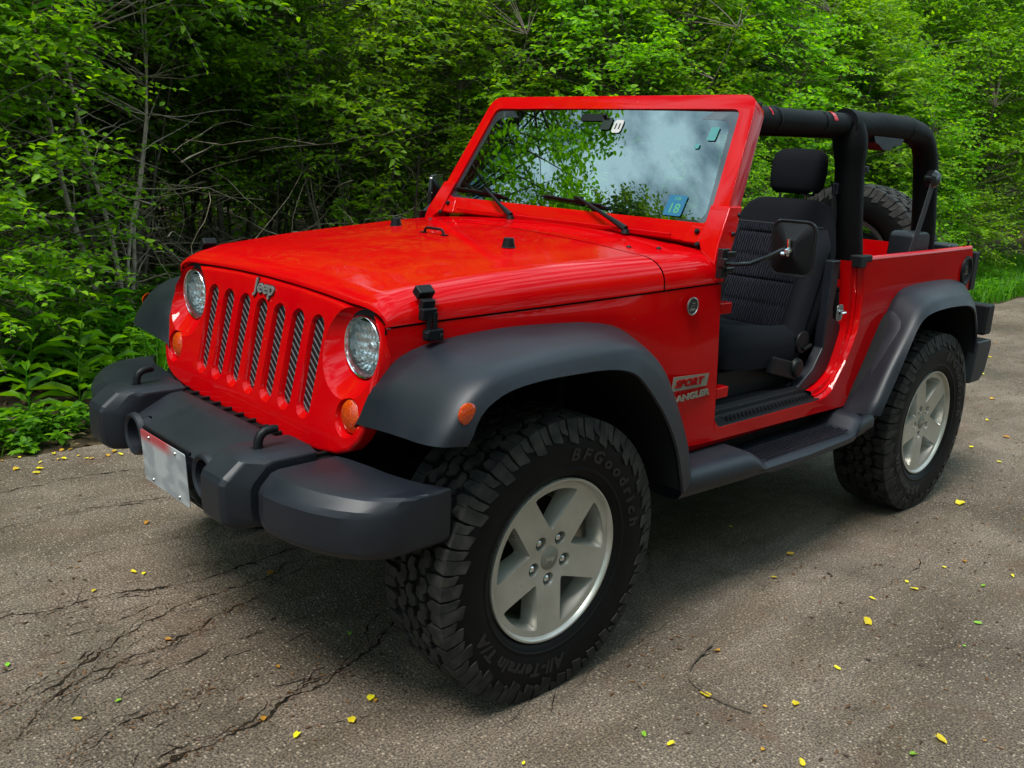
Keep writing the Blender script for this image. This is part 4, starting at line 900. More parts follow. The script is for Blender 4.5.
# ================================================================== ground and road
def wob(x, s=0.0): return .10*noise.noise(Vector((x*.9+s, 3.1, 0)))+.05*noise.noise(Vector((x*3.1+s, 1.7, 0)))
def edge_y(x):
    return interp(x, [-40, -18, -10.2, -5, .2, .6, 3, 12], [-1.6, -1.6, -1.62, -1.85, -2.02, -2.06, -2.0, -2.0]) + wob(x)
def nodes(m): return m.node_tree, m.node_tree.nodes.new, m.node_tree.links.new
def asphalt():
    m = mat('old_asphalt', (.11, .10, .09), .88, spec=.35); t, N, L = nodes(m); b = t.nodes['Principled BSDF']
    c = N('ShaderNodeTexCoord')
    def noi(s, d=4, r=.5, dist=0):
        n = N('ShaderNodeTexNoise'); n.inputs['Scale'].default_value = s; n.inputs['Detail'].default_value = d; n.inputs['Roughness'].default_value = r; n.inputs['Distortion'].default_value = dist; L(c.outputs['Object'], n.inputs['Vector']); return n
    def ramp(src, *st):
        r = N('ShaderNodeValToRGB'); e = r.color_ramp.elements
        while len(e) < len(st): e.new(.5)
        for k, (p, col) in enumerate(st): e[k].position = p; e[k].color = (*col, 1)
        L(src, r.inputs['Fac']); return r
    def mix(f, a, b_, mode='MIX', fac=1):
        x = N('ShaderNodeMixRGB'); x.blend_type = mode
        if f is not None: L(f, x.inputs['Fac'])
        else: x.inputs['Fac'].default_value = fac
        L(a, x.inputs['Color1']); L(b_, x.inputs['Color2']); return x.outputs['Color']
    base = ramp(noi(.9, 6, .6).outputs['Fac'], (.34, (.080, .061, .042)), (.5, (.142, .110, .083)), (.66, (.205, .162, .128)))
    fine = ramp(noi(150, 3, .7).outputs['Fac'], (.38, (.28, .28, .28)), (.5, (.9, .9, .9)), (.62, (1.7, 1.65, 1.55)))
    col = mix(None, base.outputs['Color'], fine.outputs['Color'], 'MULTIPLY')
    v = N('ShaderNodeTexVoronoi'); v.inputs['Scale'].default_value = 92; L(c.outputs['Object'], v.inputs['Vector'])
    rnd = N('ShaderNodeSeparateColor'); L(v.outputs['Color'], rnd.inputs['Color'])
    pick = ramp(rnd.outputs['Red'], (.68, (0, 0, 0)), (.82, (1, 1, 1)))
    core = ramp(v.outputs['Distance'], (.25, (1, 1, 1)), (.42, (0, 0, 0)))
    st_ = mix(None, pick.outputs['Color'], core.outputs['Color'], 'MULTIPLY')
    stone = ramp(rnd.outputs['Green'], (0, (.30, .24, .18)), (.5, (.38, .31, .24)), (1, (.20, .16, .12)))
    col = mix(st_, col, stone.outputs['Color'])
    ms = N('ShaderNodeMapping'); ms.inputs['Scale'].default_value = (.55, 2.6, 1); L(c.outputs['Object'], ms.inputs['Vector'])
    sn = N('ShaderNodeTexNoise'); sn.inputs['Scale'].default_value = 1.6; sn.inputs['Detail'].default_value = 10; sn.inputs['Roughness'].default_value = .72; sn.inputs['Distortion'].default_value = .5; L(ms.outputs['Vector'], sn.inputs['Vector'])
    sr = ramp(sn.outputs['Fac'], (.46, (1, 1, 1)), (.64, (.72, .69, .62)))
    col = mix(None, col, sr.outputs['Color'], 'MULTIPLY')
    # worn darker, mossy and reddish patches
    dk = ramp(noi(1.6, 7, .65, .6).outputs['Fac'], (.54, (0, 0, 0)), (.70, (.45, .45, .45)))
    mossy = N('ShaderNodeRGB'); mossy.outputs[0].default_value = (.045, .042, .026, 1); col = mix(dk.outputs['Color'], col, mossy.outputs[0])
    rd = ramp(noi(2.3, 9, .7, 1.2).outputs['Fac'], (.55, (0, 0, 0)), (.72, (.5, .5, .5)))
    rust = N('ShaderNodeRGB'); rust.outputs[0].default_value = (.10, .050, .030, 1); col = mix(rd.outputs['Color'], col, rust.outputs[0])
    fl = ramp(noi(42, 4, .75, .5).outputs['Fac'], (.62, (0, 0, 0)), (.70, (.75, .75, .75)))
    drk = N('ShaderNodeRGB'); drk.outputs[0].default_value = (.035, .024, .016, 1); col = mix(fl.outputs['Color'], col, drk.outputs[0])
    # hairline crazing
    v2 = N('ShaderNodeTexVoronoi'); v2.feature = 'DISTANCE_TO_EDGE'; v2.inputs['Scale'].default_value = 3.2
    mpp = N('ShaderNodeMapping'); mpp.inputs['Scale'].default_value = (1.0, .55, 1); nn = noi(3, 5, .6)
    ad = N('ShaderNodeMixRGB'); ad.blend_type = 'ADD'; ad.inputs['Fac'].default_value = .35; L(c.outputs['Object'], ad.inputs['Color1']); L(nn.outputs['Color'], ad.inputs['Color2']); L(ad.outputs['Color'], mpp.inputs['Vector']); L(mpp.outputs['Vector'], v2.inputs['Vector'])
    crk = ramp(v2.outputs['Distance'], (.0, (1, 1, 1)), (.016, (0, 0, 0)))
    gate = ramp(noi(.8, 3).outputs['Fac'], (.56, (0, 0, 0)), (.66, (.45, .45, .45)))
    ck = mix(None, crk.outputs['Color'], gate.outputs['Color'], 'MULTIPLY'); dk2 = N('ShaderNodeRGB'); dk2.outputs[0].default_value = (.018, .015, .012, 1); col = mix(ck, col, dk2.outputs[0])
    L(col, b.inputs['Base Color'])
    b1 = N('ShaderNodeBump'); b1.inputs['Strength'].default_value = .9; b1.inputs['Distance'].default_value = .006; L(noi(120, 4, .7).outputs['Fac'], b1.inputs['Height'])
    b2 = N('ShaderNodeBump'); b2.inputs['Strength'].default_value = .8; b2.inputs['Distance'].default_value = .004; L(v.outputs['Distance'], b2.inputs['Height']); b2.invert = True; L(b1.outputs['Normal'], b2.inputs['Normal'])
    b3 = N('ShaderNodeBump'); b3.inputs['Strength'].default_value = .6; b3.inputs['Distance'].default_value = .03; L(noi(9, 4).outputs['Fac'], b3.inputs['Height']); L(b2.outputs['Normal'], b3.inputs['Normal'])
    b4 = N('ShaderNodeBump'); b4.inputs['Strength'].default_value = 1; b4.inputs['Distance'].default_value = .01; b4.invert = True; L(ck, b4.inputs['Height']); L(b3.outputs['Normal'], b4.inputs['Normal'])
    L(b4.outputs['Normal'], b.inputs['Normal'])
    return m
M['asphalt'] = asphalt()
M['soil'] = mat('leaf_litter_soil', (.030, .022, .013), .95, spec=.15, bump=(35, 1.0, .03, 6), var=(9, (.085, .058, .032), .42, .68))
M['crack'] = mat('crack_dark', (.010, .008, .006), .95, spec=.1, var=(20, (.030, .020, .010), .45, .7))
t = MB(); xs_ = np.arange(-40, 16.01, .25)
t.loft([[(x, edge_y(x)+.02*noise.noise(Vector((x*11, 0, 0))), 0) for x in xs_], [(x, edge_y(x)+.15, 0) for x in xs_], [(x, 4.2+wob(x, 7), 0) for x in xs_]], closed=False)
road = t.build('road', M['asphalt'], smooth=False); tag(road, kind='structure')
def gz(x, y):
    d = edge_y(x)-y
    if d > 0: return -.012+.05*min(d, 3)*.6+.04*noise.noise(Vector((x*.8, y*.8, 0)))*min(1, d)
    return -.03
t = MB(); ys_ = list(np.arange(-30, -6, 1.5))+list(np.arange(-6, -1.2, .15))
t.loft([[(x, y, gz(x, y)) for y in ys_] for x in np.arange(-40, 16.01, .5)], closed=False)
t.loft([[(x, y, -.03) for y in (-1.35, 60)] for x in (-40, 16)], closed=False)
t.loft([[(x, y, -.03) for y in (-30, 60)] for x in (16, 150)], closed=False); t.loft([[(x, y, -.03) for y in (-30, 60)] for x in (-150, -40)], closed=False)
t.loft([[(x, y, -.05) for y in (-150, -29.5)] for x in (-150, 150)], closed=False); t.loft([[(x, y, -.05) for y in (59.5, 150)] for x in (-150, 150)], closed=False)
ground = t.build('ground', M['soil']); tag(ground, kind='structure')
t = MB(); hs = []  # slope added behind the trees to shut out sky showing through gaps
for k, (d0, z0) in enumerate(((0, -.2), (4, 3.0), (9, 8.5), (14, 11))):
    hs.append([(-30-d0+2*noise.noise(Vector((k, j*.7, 1))), y, z0+1.2*noise.noise(Vector((k*2., j*.9, 4)))) for j, y in enumerate(np.linspace(3, -16-d0, 8))]+[(x, -16-d0+1.5*noise.noise(Vector((x*.2, k, 7))), z0+1.2*noise.noise(Vector((x*.2, k*2., 9)))) for x in np.linspace(-28-d0, 26, 24)])
t.loft(hs, closed=False); M['backdrop'] = mat('backdrop_slope_green', (.012, .020, .006), .95, spec=.05, bump=(2.2, 1, .4, 6), var=(1.5, (.030, .050, .010), .42, .62)); tag(t.build('added_backdrop_slope', M['backdrop']), kind='structure')
# cracks: thin jagged dark sheets lying in the road
rc = random.Random(11); t = MB()
def crack(pts, w0, jag=.018, br=.25):
    P = curve([(x, y) for x, y in pts], max(12, int(sum((Vector(a)-Vector(b)).length for a, b in zip(pts, pts[1:]))/.014)), smooth=True)
    a_, b_ = [], []; off = 0
    for i, p in enumerate(P):
        d = (P[min(i+1, len(P)-1)]-P[max(i-1, 0)]).normalized(); n_ = Vector((-d.y, d.x)); off = off*.85+rc.uniform(-jag, jag)*.5
        wd = w0*.85*(.12+1.3*rc.random()*abs(noise.noise(Vector((p.x*9, p.y*9, 2))))*2)*(min(1, i/6)*min(1, (len(P)-1-i)/6))
        q = p+n_*off; a_.append((q.x+n_.x*wd, q.y+n_.y*wd, .0022)); b_.append((q.x-n_.x*wd, q.y-n_.y*wd, .0022))
        if br and rc.random() < br*.12:
            e_ = q+(d*rc.choice((-1, 1))*.6+n_*rc.choice((-1, 1)))*rc.uniform(.04, .16); crack([tuple(q), tuple(q.lerp(e_, .5)+Vector((rc.uniform(-.01, .01), rc.uniform(-.01, .01)))), tuple(e_)], w0*.45, jag*.5, 0)
    t.loft([a_, b_], closed=False)
CR = [([(1.45, -.55), (1.25, -.50), (1.076, -.497), (.961, -.462), (.795, -.451), (.621, -.396), (.413, -.360), (.283, -.381), (.121, -.385), (-.2, -.40)], .007),
      ([(1.5, .12), (1.222, .045), (1.058, -.011), (.883, -.111), (.670, -.220), (.473, -.239), (.256, -.260), (.124, -.323)], .007),
      ([(1.263, .201), (1.196, .153), (1.017, .021), (.749, -.034), (.606, -.074), (.350, -.144)], .006),
      ([(1.25, .52), (1.0, .506), (.898, .500), (.723, .494), (.578, .448), (.412, .428), (.274, .369), (.157, .309), (-.1, .26)], .009),
      ([(.274, .369), (.216, .264), (.065, .182)], .006), ([(1.178, .36), (1.037, .304), (.889, .292), (.718, .261)], .004),
      ([(.7, .48), (.5, .40), (.38, .36)], .005), ([(.95, .12), (.70, .10), (.45, .04)], .003), ([(1.0, -.25), (.8, -.27), (.6, -.33)], .003),
      ([(.95, -1.2), (.6, -1.25), (.2, -1.18), (-.2, -1.2)], .004), ([(.9, -1.6), (.5, -1.62), (0, -1.55)], .005), ([(1.3, .75), (1.0, .70), (.8, .72)], .003),
      ([(-.9, 1.47), (-1.113, 1.503), (-1.30, 1.515)], .0022), ([(-1.3, 1.185), (-1.6, 1.2), (-1.9, 1.14)], .0025)]
for pts, w0 in CR:
    crack(pts, w0)
    if len(pts) > 3 and pts[0][0] > .5:
        for k in range(4):
            i0 = rc.randrange(0, max(1, len(pts)-3)); o_ = rc.choice((-1, 1))*rc.uniform(.015, .07); crack([(x+rc.uniform(-.02, .02), y+o_+rc.uniform(-.012, .012)) for x, y in pts[i0:i0+rc.randrange(3, 5)]], w0*.4, .02, .2)
for k in range(260):
    x, y = rc.uniform(-.6, 1.5), rc.gauss(-.1, .45); L_ = rc.uniform(.06, .40); a = rc.gauss(.08, .28)
    crack([(x, y), (x+L_*.5*math.cos(a), y+L_*.5*math.sin(a)+rc.uniform(-.02, .02)), (x+L_*math.cos(a), y+L_*math.sin(a))], rc.uniform(.0008, .0022), .012, 0)
tag(t.build('road_cracks', M['crack'], smooth=False), kind='structure')

# ================================================================== foliage
def leafmat(name, c1, c2, c3, trans=.55):
    m = bpy.data.materials.new(name); m.use_nodes = True; t, N, L = nodes(m); t.nodes.clear()
    o = N('ShaderNodeOutputMaterial'); g_ = N('ShaderNodeNewGeometry'); oi = N('ShaderNodeObjectInfo')
    r = N('ShaderNodeValToRGB'); e = r.color_ramp.elements; e.new(.5)
    for k, (p, col) in enumerate(((0, c1), (.55, c2), (1, c3))): e[k].position = p; e[k].color = (*col, 1)
    L(g_.outputs['Random Per Island'], r.inputs['Fac'])
    hs = N('ShaderNodeHueSaturation'); mr = N('ShaderNodeMapRange'); mr.inputs['To Min'].default_value = .75; mr.inputs['To Max'].default_value = 1.25; L(oi.outputs['Random'], mr.inputs['Value']); L(mr.outputs[0], hs.inputs['Value'])
    mh = N('ShaderNodeMapRange'); mh.inputs['To Min'].default_value = .488; mh.inputs['To Max'].default_value = .515; L(oi.outputs['Random'], mh.inputs['Value']); L(mh.outputs[0], hs.inputs['Hue']); L(r.outputs['Color'], hs.inputs['Color'])
    p = N('ShaderNodeBsdfPrincipled'); p.inputs['Roughness'].default_value = .5; p.inputs['Specular IOR Level'].default_value = .35; L(hs.outputs['Color'], p.inputs['Base Color'])
    tr = N('ShaderNodeBsdfTranslucent'); mc = N('ShaderNodeMixRGB'); mc.blend_type = 'MULTIPLY'; mc.inputs['Fac'].default_value = 1; mc.inputs['Color2'].default_value = (1.6, 1.5, .5, 1); L(hs.outputs['Color'], mc.inputs['Color1']); L(mc.outputs['Color'], tr.inputs['Color'])
    mx = N('ShaderNodeMixShader'); mx.inputs['Fac'].default_value = trans; L(p.outputs[0], mx.inputs[1]); L(tr.outputs[0], mx.inputs[2]); L(mx.outputs[0], o.inputs['Surface']); return m
M['leaf'] = leafmat('shrub_leaf', (.075, .190, .002), (.150, .335, .003), (.270, .480, .006))
M['leaf2'] = leafmat('ground_leaf', (.036, .125, .003), (.085, .240, .005), (.150, .340, .007))
M['leaf_tan'] = leafmat('bronze_leaf', (.16, .075, .02), (.24, .12, .04), (.12, .10, .02))
M['grass'] = leafmat('grass_blade', (.040, .145, .005), (.075, .230, .008), (.125, .310, .012))
M['bark'] = mat('grey_bark', (.105, .086, .066), .9, spec=.2, bump=(60, .8, .006, 5), var=(22, (.17, .145, .115), .42, .62))
M['bark_pale'] = mat('pale_bark', (.42, .33, .26), .8, spec=.25, bump=(60, .5, .004), var=(15, (.20, .15, .12), .45, .7))
M['deadwood'] = mat('dead_wood', (.17, .125, .085), .9, spec=.2, var=(8, (.38, .30, .22), .45, .65))
rng = np.random.default_rng(5)
def unit(a): return a/np.maximum(1e-9, np.linalg.norm(a, axis=1, keepdims=True))
def leaves(pos, dirn, nrm, size, wid=.62, curl=.25):
    """many folded ovate leaves; returns vertex and face arrays"""
    n = len(pos); d = unit(dirn); s = unit(np.cross(d, nrm)); u = np.cross(s, d); L_ = size[:, None]
    def P(a, b_, c_): return pos+d*L_*a+s*L_*b_+u*L_*c_
    w_ = wid/2
    V = np.stack([P(0, 0, 0), P(.28, -w_*.85, .07), P(.66, -w_*.70, .03), P(1, 0, -curl*.6), P(.66, w_*.70, .03), P(.28, w_*.85, .07), P(.45, 0, -.03)], 1).reshape(-1, 3)
    b0 = (np.arange(n)*7)[:, None]
    F = np.concatenate([b0+np.array([[0, 6, 1, 1]]), b0+np.array([[1, 6, 2, 2]]), b0+np.array([[2, 6, 3, 3]]), b0+np.array([[0, 5, 6, 6]]), b0+np.array([[5, 4, 6, 6]]), b0+np.array([[4, 3, 6, 6]])], 0)[:, :3]
    return V, F
def blades(pos, dirn, h, w_, bend):
    n = len(pos); up = np.tile([0, 0, 1.], (n, 1)); d = unit(dirn*[1, 1, 0]+1e-6); s = np.cross(up, d); rows = []
    for t in (0, .35, .7, 1):
        c_ = pos+up*(h*t*(1-.25*bend*t*t))[:, None]+d*(h*bend*t*t)[:, None]; ww = (w_*(1-t**2*.98))[:, None]
        rows += [c_-s*ww, c_+s*ww]
    V = np.stack(rows, 1).reshape(-1, 3); b0 = (np.arange(n)*8)[:, None]
    F = np.concatenate([b0+np.array([[k, k+1, k+3]]) for k in (0, 2, 4)]+[b0+np.array([[k, k+3, k+2]]) for k in (0, 2, 4)], 0)
    return V, F
def tri_mesh(name, V, F, m, parent=None):
    me = bpy.data.meshes.new(name); me.vertices.add(len(V)); me.vertices.foreach_set('co', np.asarray(V, np.float32).ravel())
    nf = len(F); me.loops.add(nf*3); me.loops.foreach_set('vertex_index', np.asarray(F, np.int32).ravel()); me.polygons.add(nf)
    me.polygons.foreach_set('loop_start', np.arange(0, nf*3, 3, dtype=np.int32)); me.update(calc_edges=True); me.materials.append(m)
    o = bpy.data.objects.new(name, me); C.objects.link(o)
    if parent: o.parent = parent
    return o
class Sticks:
    def __init__(s): s.V = []; s.F = []; s.n = 0
    def add(s, P, r, k=5):
        P = np.asarray(P); m = len(P); T = np.gradient(P, axis=0); T = unit(T); ref = np.array([.31, .12, .94]) if abs(T[0, 2]) < .9 else np.array([1., .1, 0]); A = unit(np.cross(T, ref)); B = np.cross(T, A)
        ang = np.arange(k)*2*PI/k; r = np.asarray(r)
        ring = P[:, None]+r[:, None, None]*(np.cos(ang)[None, :, None]*A[:, None]+np.sin(ang)[None, :, None]*B[:, None])
        s.V.append(ring.reshape(-1, 3)); i = np.arange(m-1)[:, None]*k; j = np.arange(k)[None]; a = (i+j).ravel(); b_ = (i+(j+1) % k).ravel()
        s.F.append(np.concatenate([np.stack([a, b_, b_+k], 1), np.stack([a, b_+k, a+k], 1)])+s.n); s.n += m*k
    def build(s, name, m, parent=None):
        o = tri_mesh(name, np.concatenate(s.V), np.concatenate(s.F), m, parent); o.data.polygons.foreach_set('use_smooth', [True]*len(o.data.polygons)); return o
def wander(p, d, length, n, jit, rise=0.0):
    P = [np.array(p, float)]; d = np.array(d, float); d /= np.linalg.norm(d)
    for k in range(n):
        d = d+rng.normal(0, jit, 3)+np.array([0, 0, rise]); d /= np.linalg.norm(d); P.append(P[-1]+d*length/n)
    return np.array(P)
def shrub(name, H, W, stems, sprays, per, lsize, z0=.15, bark='bark', leaf='leaf', lean=.25, bare=0, r0=.018, droop=-.25):
    """multi-stemmed shrub: stems reach every spray, sprays carry alternate leaves"""
    root = empty(name); S = Sticks(); tips = []
    for k in range(stems):
        a = rng.uniform(0, 2*PI); b0 = np.array([math.cos(a), math.sin(a), 0])*rng.uniform(.02, .16)
        d = np.array([math.cos(a)*lean, math.sin(a)*lean, 1.0])+rng.normal(0, .06, 3); hh = H*rng.uniform(.65, .98)
        P = wander(b0-np.array([0, 0, .1]), d, hh, 14, .055, .01); rr = r0*rng.uniform(.55, 1.25); S.add(P, np.linspace(rr, rr*.22, len(P)), 6)
        tips.append((P, rr))
    lp, ld, ln_, ls = [], [], [], []
    for k in range(sprays):
        P, rr = tips[rng.integers(len(tips))]
        z = z0*H+(H-z0*H)*rng.beta(1.3, 1.0); a = rng.uniform(0, 2*PI); prof = W/2*math.sin(PI*min(.97, max(.12, (z/H)**.8)))**.55
        rad = prof*math.sqrt(rng.uniform(.12, 1)); c_ = np.array([math.cos(a)*rad, math.sin(a)*rad, z])
        i = int(np.argmin(np.abs(P[:, 2]-max(.2, z-.35*rad-.1)))); s_ = P[min(i, len(P)-2)]
        mid = (s_+c_)/2+np.array([0, 0, .08])+rng.normal(0, .05, 3)
        t = np.linspace(0, 1, 7)[:, None]; Q = (1-t)**2*s_+2*t*(1-t)*mid+t*t*c_; S.add(Q, np.linspace(rr*.35, .0022, 7), 4)
        out = unit((c_-s_)[None])[0]
        for j in range(per):
            d = out+rng.normal(0, .55, 3); d[2] = d[2]*.45+.08; d /= np.linalg.norm(d); ll = rng.uniform(.16, .36)*(.7+.5*lsize/.05)
            q0 = c_+rng.normal(0, .07, 3)-out*.10; m_ = max(5, int(ll/(lsize*.52))); tt = np.linspace(.08, 1, m_)
            pts = q0+d*ll*tt[:, None]+np.array([0, 0, 1.])*(droop*ll*tt**2)[:, None]
            S.add(np.array([q0, q0+d*ll*.5+[0, 0, droop*ll*.25], q0+d*ll+[0, 0, droop*ll]]), [.0024, .0016, .0007], 3)
            side = np.cross(d, [0, 0, 1.]); side /= np.linalg.norm(side)+1e-9; sg = np.where(np.arange(m_) % 2 == 0, 1, -1)[:, None]
            dd = d*.55+side*sg*.9+rng.normal(0, .28, (m_, 3)); dd[:, 2] -= .18
            nn = np.array([0, 0, 1.])+rng.normal(0, .62, (m_, 3)); lp.append(pts); ld.append(dd); ln_.append(nn); ls.append(lsize*rng.uniform(.6, 1.25, m_)*(1-.25*tt))
    for k in range(bare):
        P, rr = tips[rng.integers(len(tips))]; s_ = P[rng.integers(2, len(P)-1)]; d = rng.normal(0, 1, 3); d[2] = abs(d[2])*.5
        S.add(wander(s_, d, rng.uniform(.4, 1.1), 6, .16), np.linspace(.006, .0012, 7), 4)
    S.build('trunk', M[bark], root)
    V, F = leaves(np.concatenate(lp), np.concatenate(ld), np.concatenate(ln_), np.concatenate(ls)); tri_mesh('crown', V, F, M[leaf], root)
    return root
protos = [shrub('leafy_shrub', 3.3, 2.5, 6, 190, 10, .070), shrub('leafy_shrub', 3.9, 2.7, 7, 200, 10, .073, bare=16), shrub('leafy_shrub', 3.0, 2.2, 5, 160, 10, .066, bare=8), shrub('leafy_shrub', 4.3, 2.9, 7, 210, 10, .076, z0=.22, bare=20)]
sap = [shrub('sapling', 4.6, 2.4, 4, 170, 9, .076, z0=.42, bark='bark_pale', bare=90, r0=.022, lean=.10), shrub('sapling', 4.4, 2.6, 3, 170, 9, .076, z0=.34, bare=60, r0=.034, lean=.12)]
tall = [shrub('woodland_tree', 7.6, 4.6, 3, 430, 8, .090, z0=.22, r0=.075, lean=.10), shrub('woodland_tree', 6.8, 4.2, 4, 380, 8, .085, z0=.2, r0=.06, lean=.14)]
used = set()
def place(proto, x, y, rz, sc, label, cat, group=None, name=None):
    if proto.name not in used: used.add(proto.name); o = proto
    else: o = copy_tree(proto)
    o.location = (x, y, gz(x, y)-.02 if y < 0 else -.05); o.rotation_euler = (0, 0, rz); o.scale = (sc, sc, sc); o['label'] = label; o['category'] = cat
    if group: o['group'] = group
    if name: o.name = name
    return o
rp = random.Random(21)
# (x, y, prototype, scale, label)
FR = [(-.95, -4.75, 's0', 1.0, 'sapling with pale bare stems rising left of the hood, nearest of the pale stemmed ones'),
      (-1.35, -5.75, 's1', 1.0, 'slim grey-stemmed sapling standing behind the pale sapling left of the hood'),
      (.35, -4.15, 2, 1.0, 'leafy shrub at the far left edge of the photo above the broad leaved weeds'),
      (-.35, -6.3, 1, 1.0, 'tall shrub at the left of the photo behind the saplings'),
      (-2.55, -6.1, 's1', .92, 'thin dark sapling over the dead twigs beyond the hood'),
      (-3.35, -5.2, 3, .95, 'shrub with clustered grey stems seen above the middle of the hood'),
      (-4.55, -5.0, 1, .98, 'dense green shrub directly behind the left corner of the windscreen'),
      (-5.3, -4.0, 0, 1.0, 'bushy shrub behind the middle of the windscreen'),
      (-6.3, -4.3, 3, 1.0, 'tall bright shrub behind the right part of the windscreen frame'),
      (-6.2, -2.95, 2, .62, 'low pale green shrub seen between the windscreen pillar and the headrest'),
      (-7.6, -3.9, 1, 1.05, 'shrub with yellow-green tips above the front of the roll cage'),
      (-8.3, -4.7, 's1', 1.1, 'dark stemmed sapling seen through the rear side of the roll cage'),
      (-9.3, -3.5, 0, 1.1, 'shrub directly behind the rear corner of the roll cage'),
      (-10.6, -3.3, 2, 1.0, 'rounded light green shrub just right of the roll cage, above the grass'),
      (-11.6, -4.0, 3, 1.12, 'tall shrub at the right edge of the photo with dark gaps'),
      (-12.6, -3.1, 1, 1.1, 'shrub at the far right, the one closest to the gravelly road edge'),
      (-14.3, -3.3, 0, 1.15, 'distant shrub at the right edge, low behind the bright grass')]
for x, y, k, sc, lab in FR:
    if isinstance(k, str): place(sap[int(k[1])], x, y, rp.uniform(0, 6.3), sc, lab, 'sapling')
    else: place(protos[k], x, y, rp.uniform(0, 6.3), sc, lab, 'shrub')
low = shrub('low_bramble', 1.15, 1.3, 7, 70, 8, .055, z0=.1, r0=.008, lean=.6)
for x, y, sc, lab in ((.55, -3.35, 1.0, 'low bramble at the left edge of the photo behind the tallest broad leaved weed'), (-6.1, -2.75, 1.0, 'low bramble seen between the windscreen pillar and the headrest'), (-10.0, -2.7, 1.1, 'low bramble over the bright grass right of the rear tyre'), (-11.4, -2.75, 1.2, 'low bramble at the right edge of the photo above the bright grass')):
    place(low, x, y, rp.uniform(0, 6.3), sc, lab, 'bramble')
for i in range(15):
    x = 1.0-i*1.25+rp.uniform(-.3, .3); y = (-7.6 if i < 6 else -6.2)+rp.uniform(-.5, .5)
    place(protos[rp.randrange(4)], x, y, rp.uniform(0, 6.3), rp.uniform(1.0, 1.25), 'shaded shrub of the second row, its base hidden by the shrubs in front', 'shrub', 'shrubs deep in the thicket')
for x, y, k, sc in ((.5, -6.0, 0, 1.08), (3.6, -6.1, 1, .98), (5.4, -6.9, 0, 1.17), (.4, -8.3, 1, 1.2), (-2.4, -9.4, 0, 1.15), (-5.2, -8.2, 1, 1.1), (-8.2, -8.0, 0, 1.0), (-11.2, -7.2, 1, 1.1), (-14.5, -6.3, 0, 1.1), (-17.5, -4.8, 1, 1.1), (-19.5, -2.0, 0, 1.1), (7.4, -7.4, 1, 1.58), (9.6, -4.6, 1, .85)):
    place(tall[k], x, y, rp.uniform(0, 6.3), sc, 'tall woodland tree standing behind the shrubs, its foliage closing off the thicket', 'tree', 'trees closing off the thicket')
for i, (x, y) in enumerate(((-9, 8.0), (-5.6, 8.2), (-2.6, 7.8), (.4, 8.2), (3.4, 7.8), (6.4, 8.1), (9.6, 7.6), (13, 4.8), (15, 0))):
    place(tall[i % 2], x, y, rp.uniform(0, 6.3), 1.0, 'tree on the near side of the road, behind the camera, mirrored in the glass', 'tree', 'trees on the near side of the road')
# deep wood: dark stems and a mass of leaves
S = Sticks()
for k in range(130):
    x, y = rng.uniform(-17, 1.5), rng.uniform(-11, -5.2); S.add(wander((x, y, 0), (rng.normal(0, .14), rng.normal(0, .14), 1), rng.uniform(2.5, 5.5), 8, .07), np.linspace(rng.uniform(.008, .032), .004, 9), 5)
tag(S.build('distant_stems', M['bark']), kind='stuff')
n = 95000; P = np.stack([rng.uniform(-30, 6, n), rng.uniform(-15, -9.6, n), rng.uniform(.0, 7.5, n)], 1); P[:12000, 0] = rng.uniform(-30, -19, 12000); P[:12000, 1] = rng.uniform(-10, 4, 12000)
P[12000:34000, 1] = rng.uniform(9.5, 12.5, 22000); P[12000:34000, 0] = rng.uniform(-16, 16, 22000)
V, F = leaves(P, rng.normal(0, 1, (n, 3)), rng.normal(0, .6, (n, 3))+[0, 0, 1], rng.uniform(.12, .22, n)); tag(tri_mesh('distant_foliage', V, F, M['leaf']), kind='stuff')
# dead twigs tangled over the ground
S = Sticks()
for k in range(1150):
    x = rng.uniform(-6.5, .4); y = rng.uniform(-8.0, -3.9); z = rng.uniform(0, 1.5)*rng.uniform(.2, 1); a = rng.uniform(0, 2*PI); L_ = rng.uniform(.35, 1.6)
    S.add(wander((x, y, gz(x, y)+z), (math.cos(a), math.sin(a), rng.normal(.08, .35)), L_, 7, .15), np.linspace(rng.uniform(.003, .010), .0012, 8), 4)
for k in range(60):
    x = rng.uniform(-4.5, -.6); y = rng.uniform(-6.4, -4.2); a = rng.uniform(0, 2*PI)
    S.add(wander((x, y, gz(x, y)+.02), (math.cos(a), math.sin(a), .05), rng.uniform(.8, 2.2), 9, .07), np.linspace(rng.uniform(.010, .022), .004, 10), 5)
tag(S.build('dead_twigs', M['deadwood']), kind='stuff')
def on_ground(P): return np.array([gz(x, y) for x, y in P])
# brown leaf litter under the shrubs
n = 9000; P = np.stack([rng.uniform(-14, 1.5, n), rng.uniform(-8, -2.0, n)], 1); Z = on_ground(P)+rng.uniform(.0, .03, n)
V, F = leaves(np.c_[P, Z], rng.normal(0, 1, (n, 3))*[1, 1, .25], np.array([0, 0, 1.])+rng.normal(0, .4, (n, 3)), rng.uniform(.03, .07, n)); M['litter'] = leafmat('dry_leaf', (.075, .042, .018), (.17, .10, .048), (.31, .21, .12), .1); tag(tri_mesh('leaf_litter', V, F, M['litter']), kind='stuff')
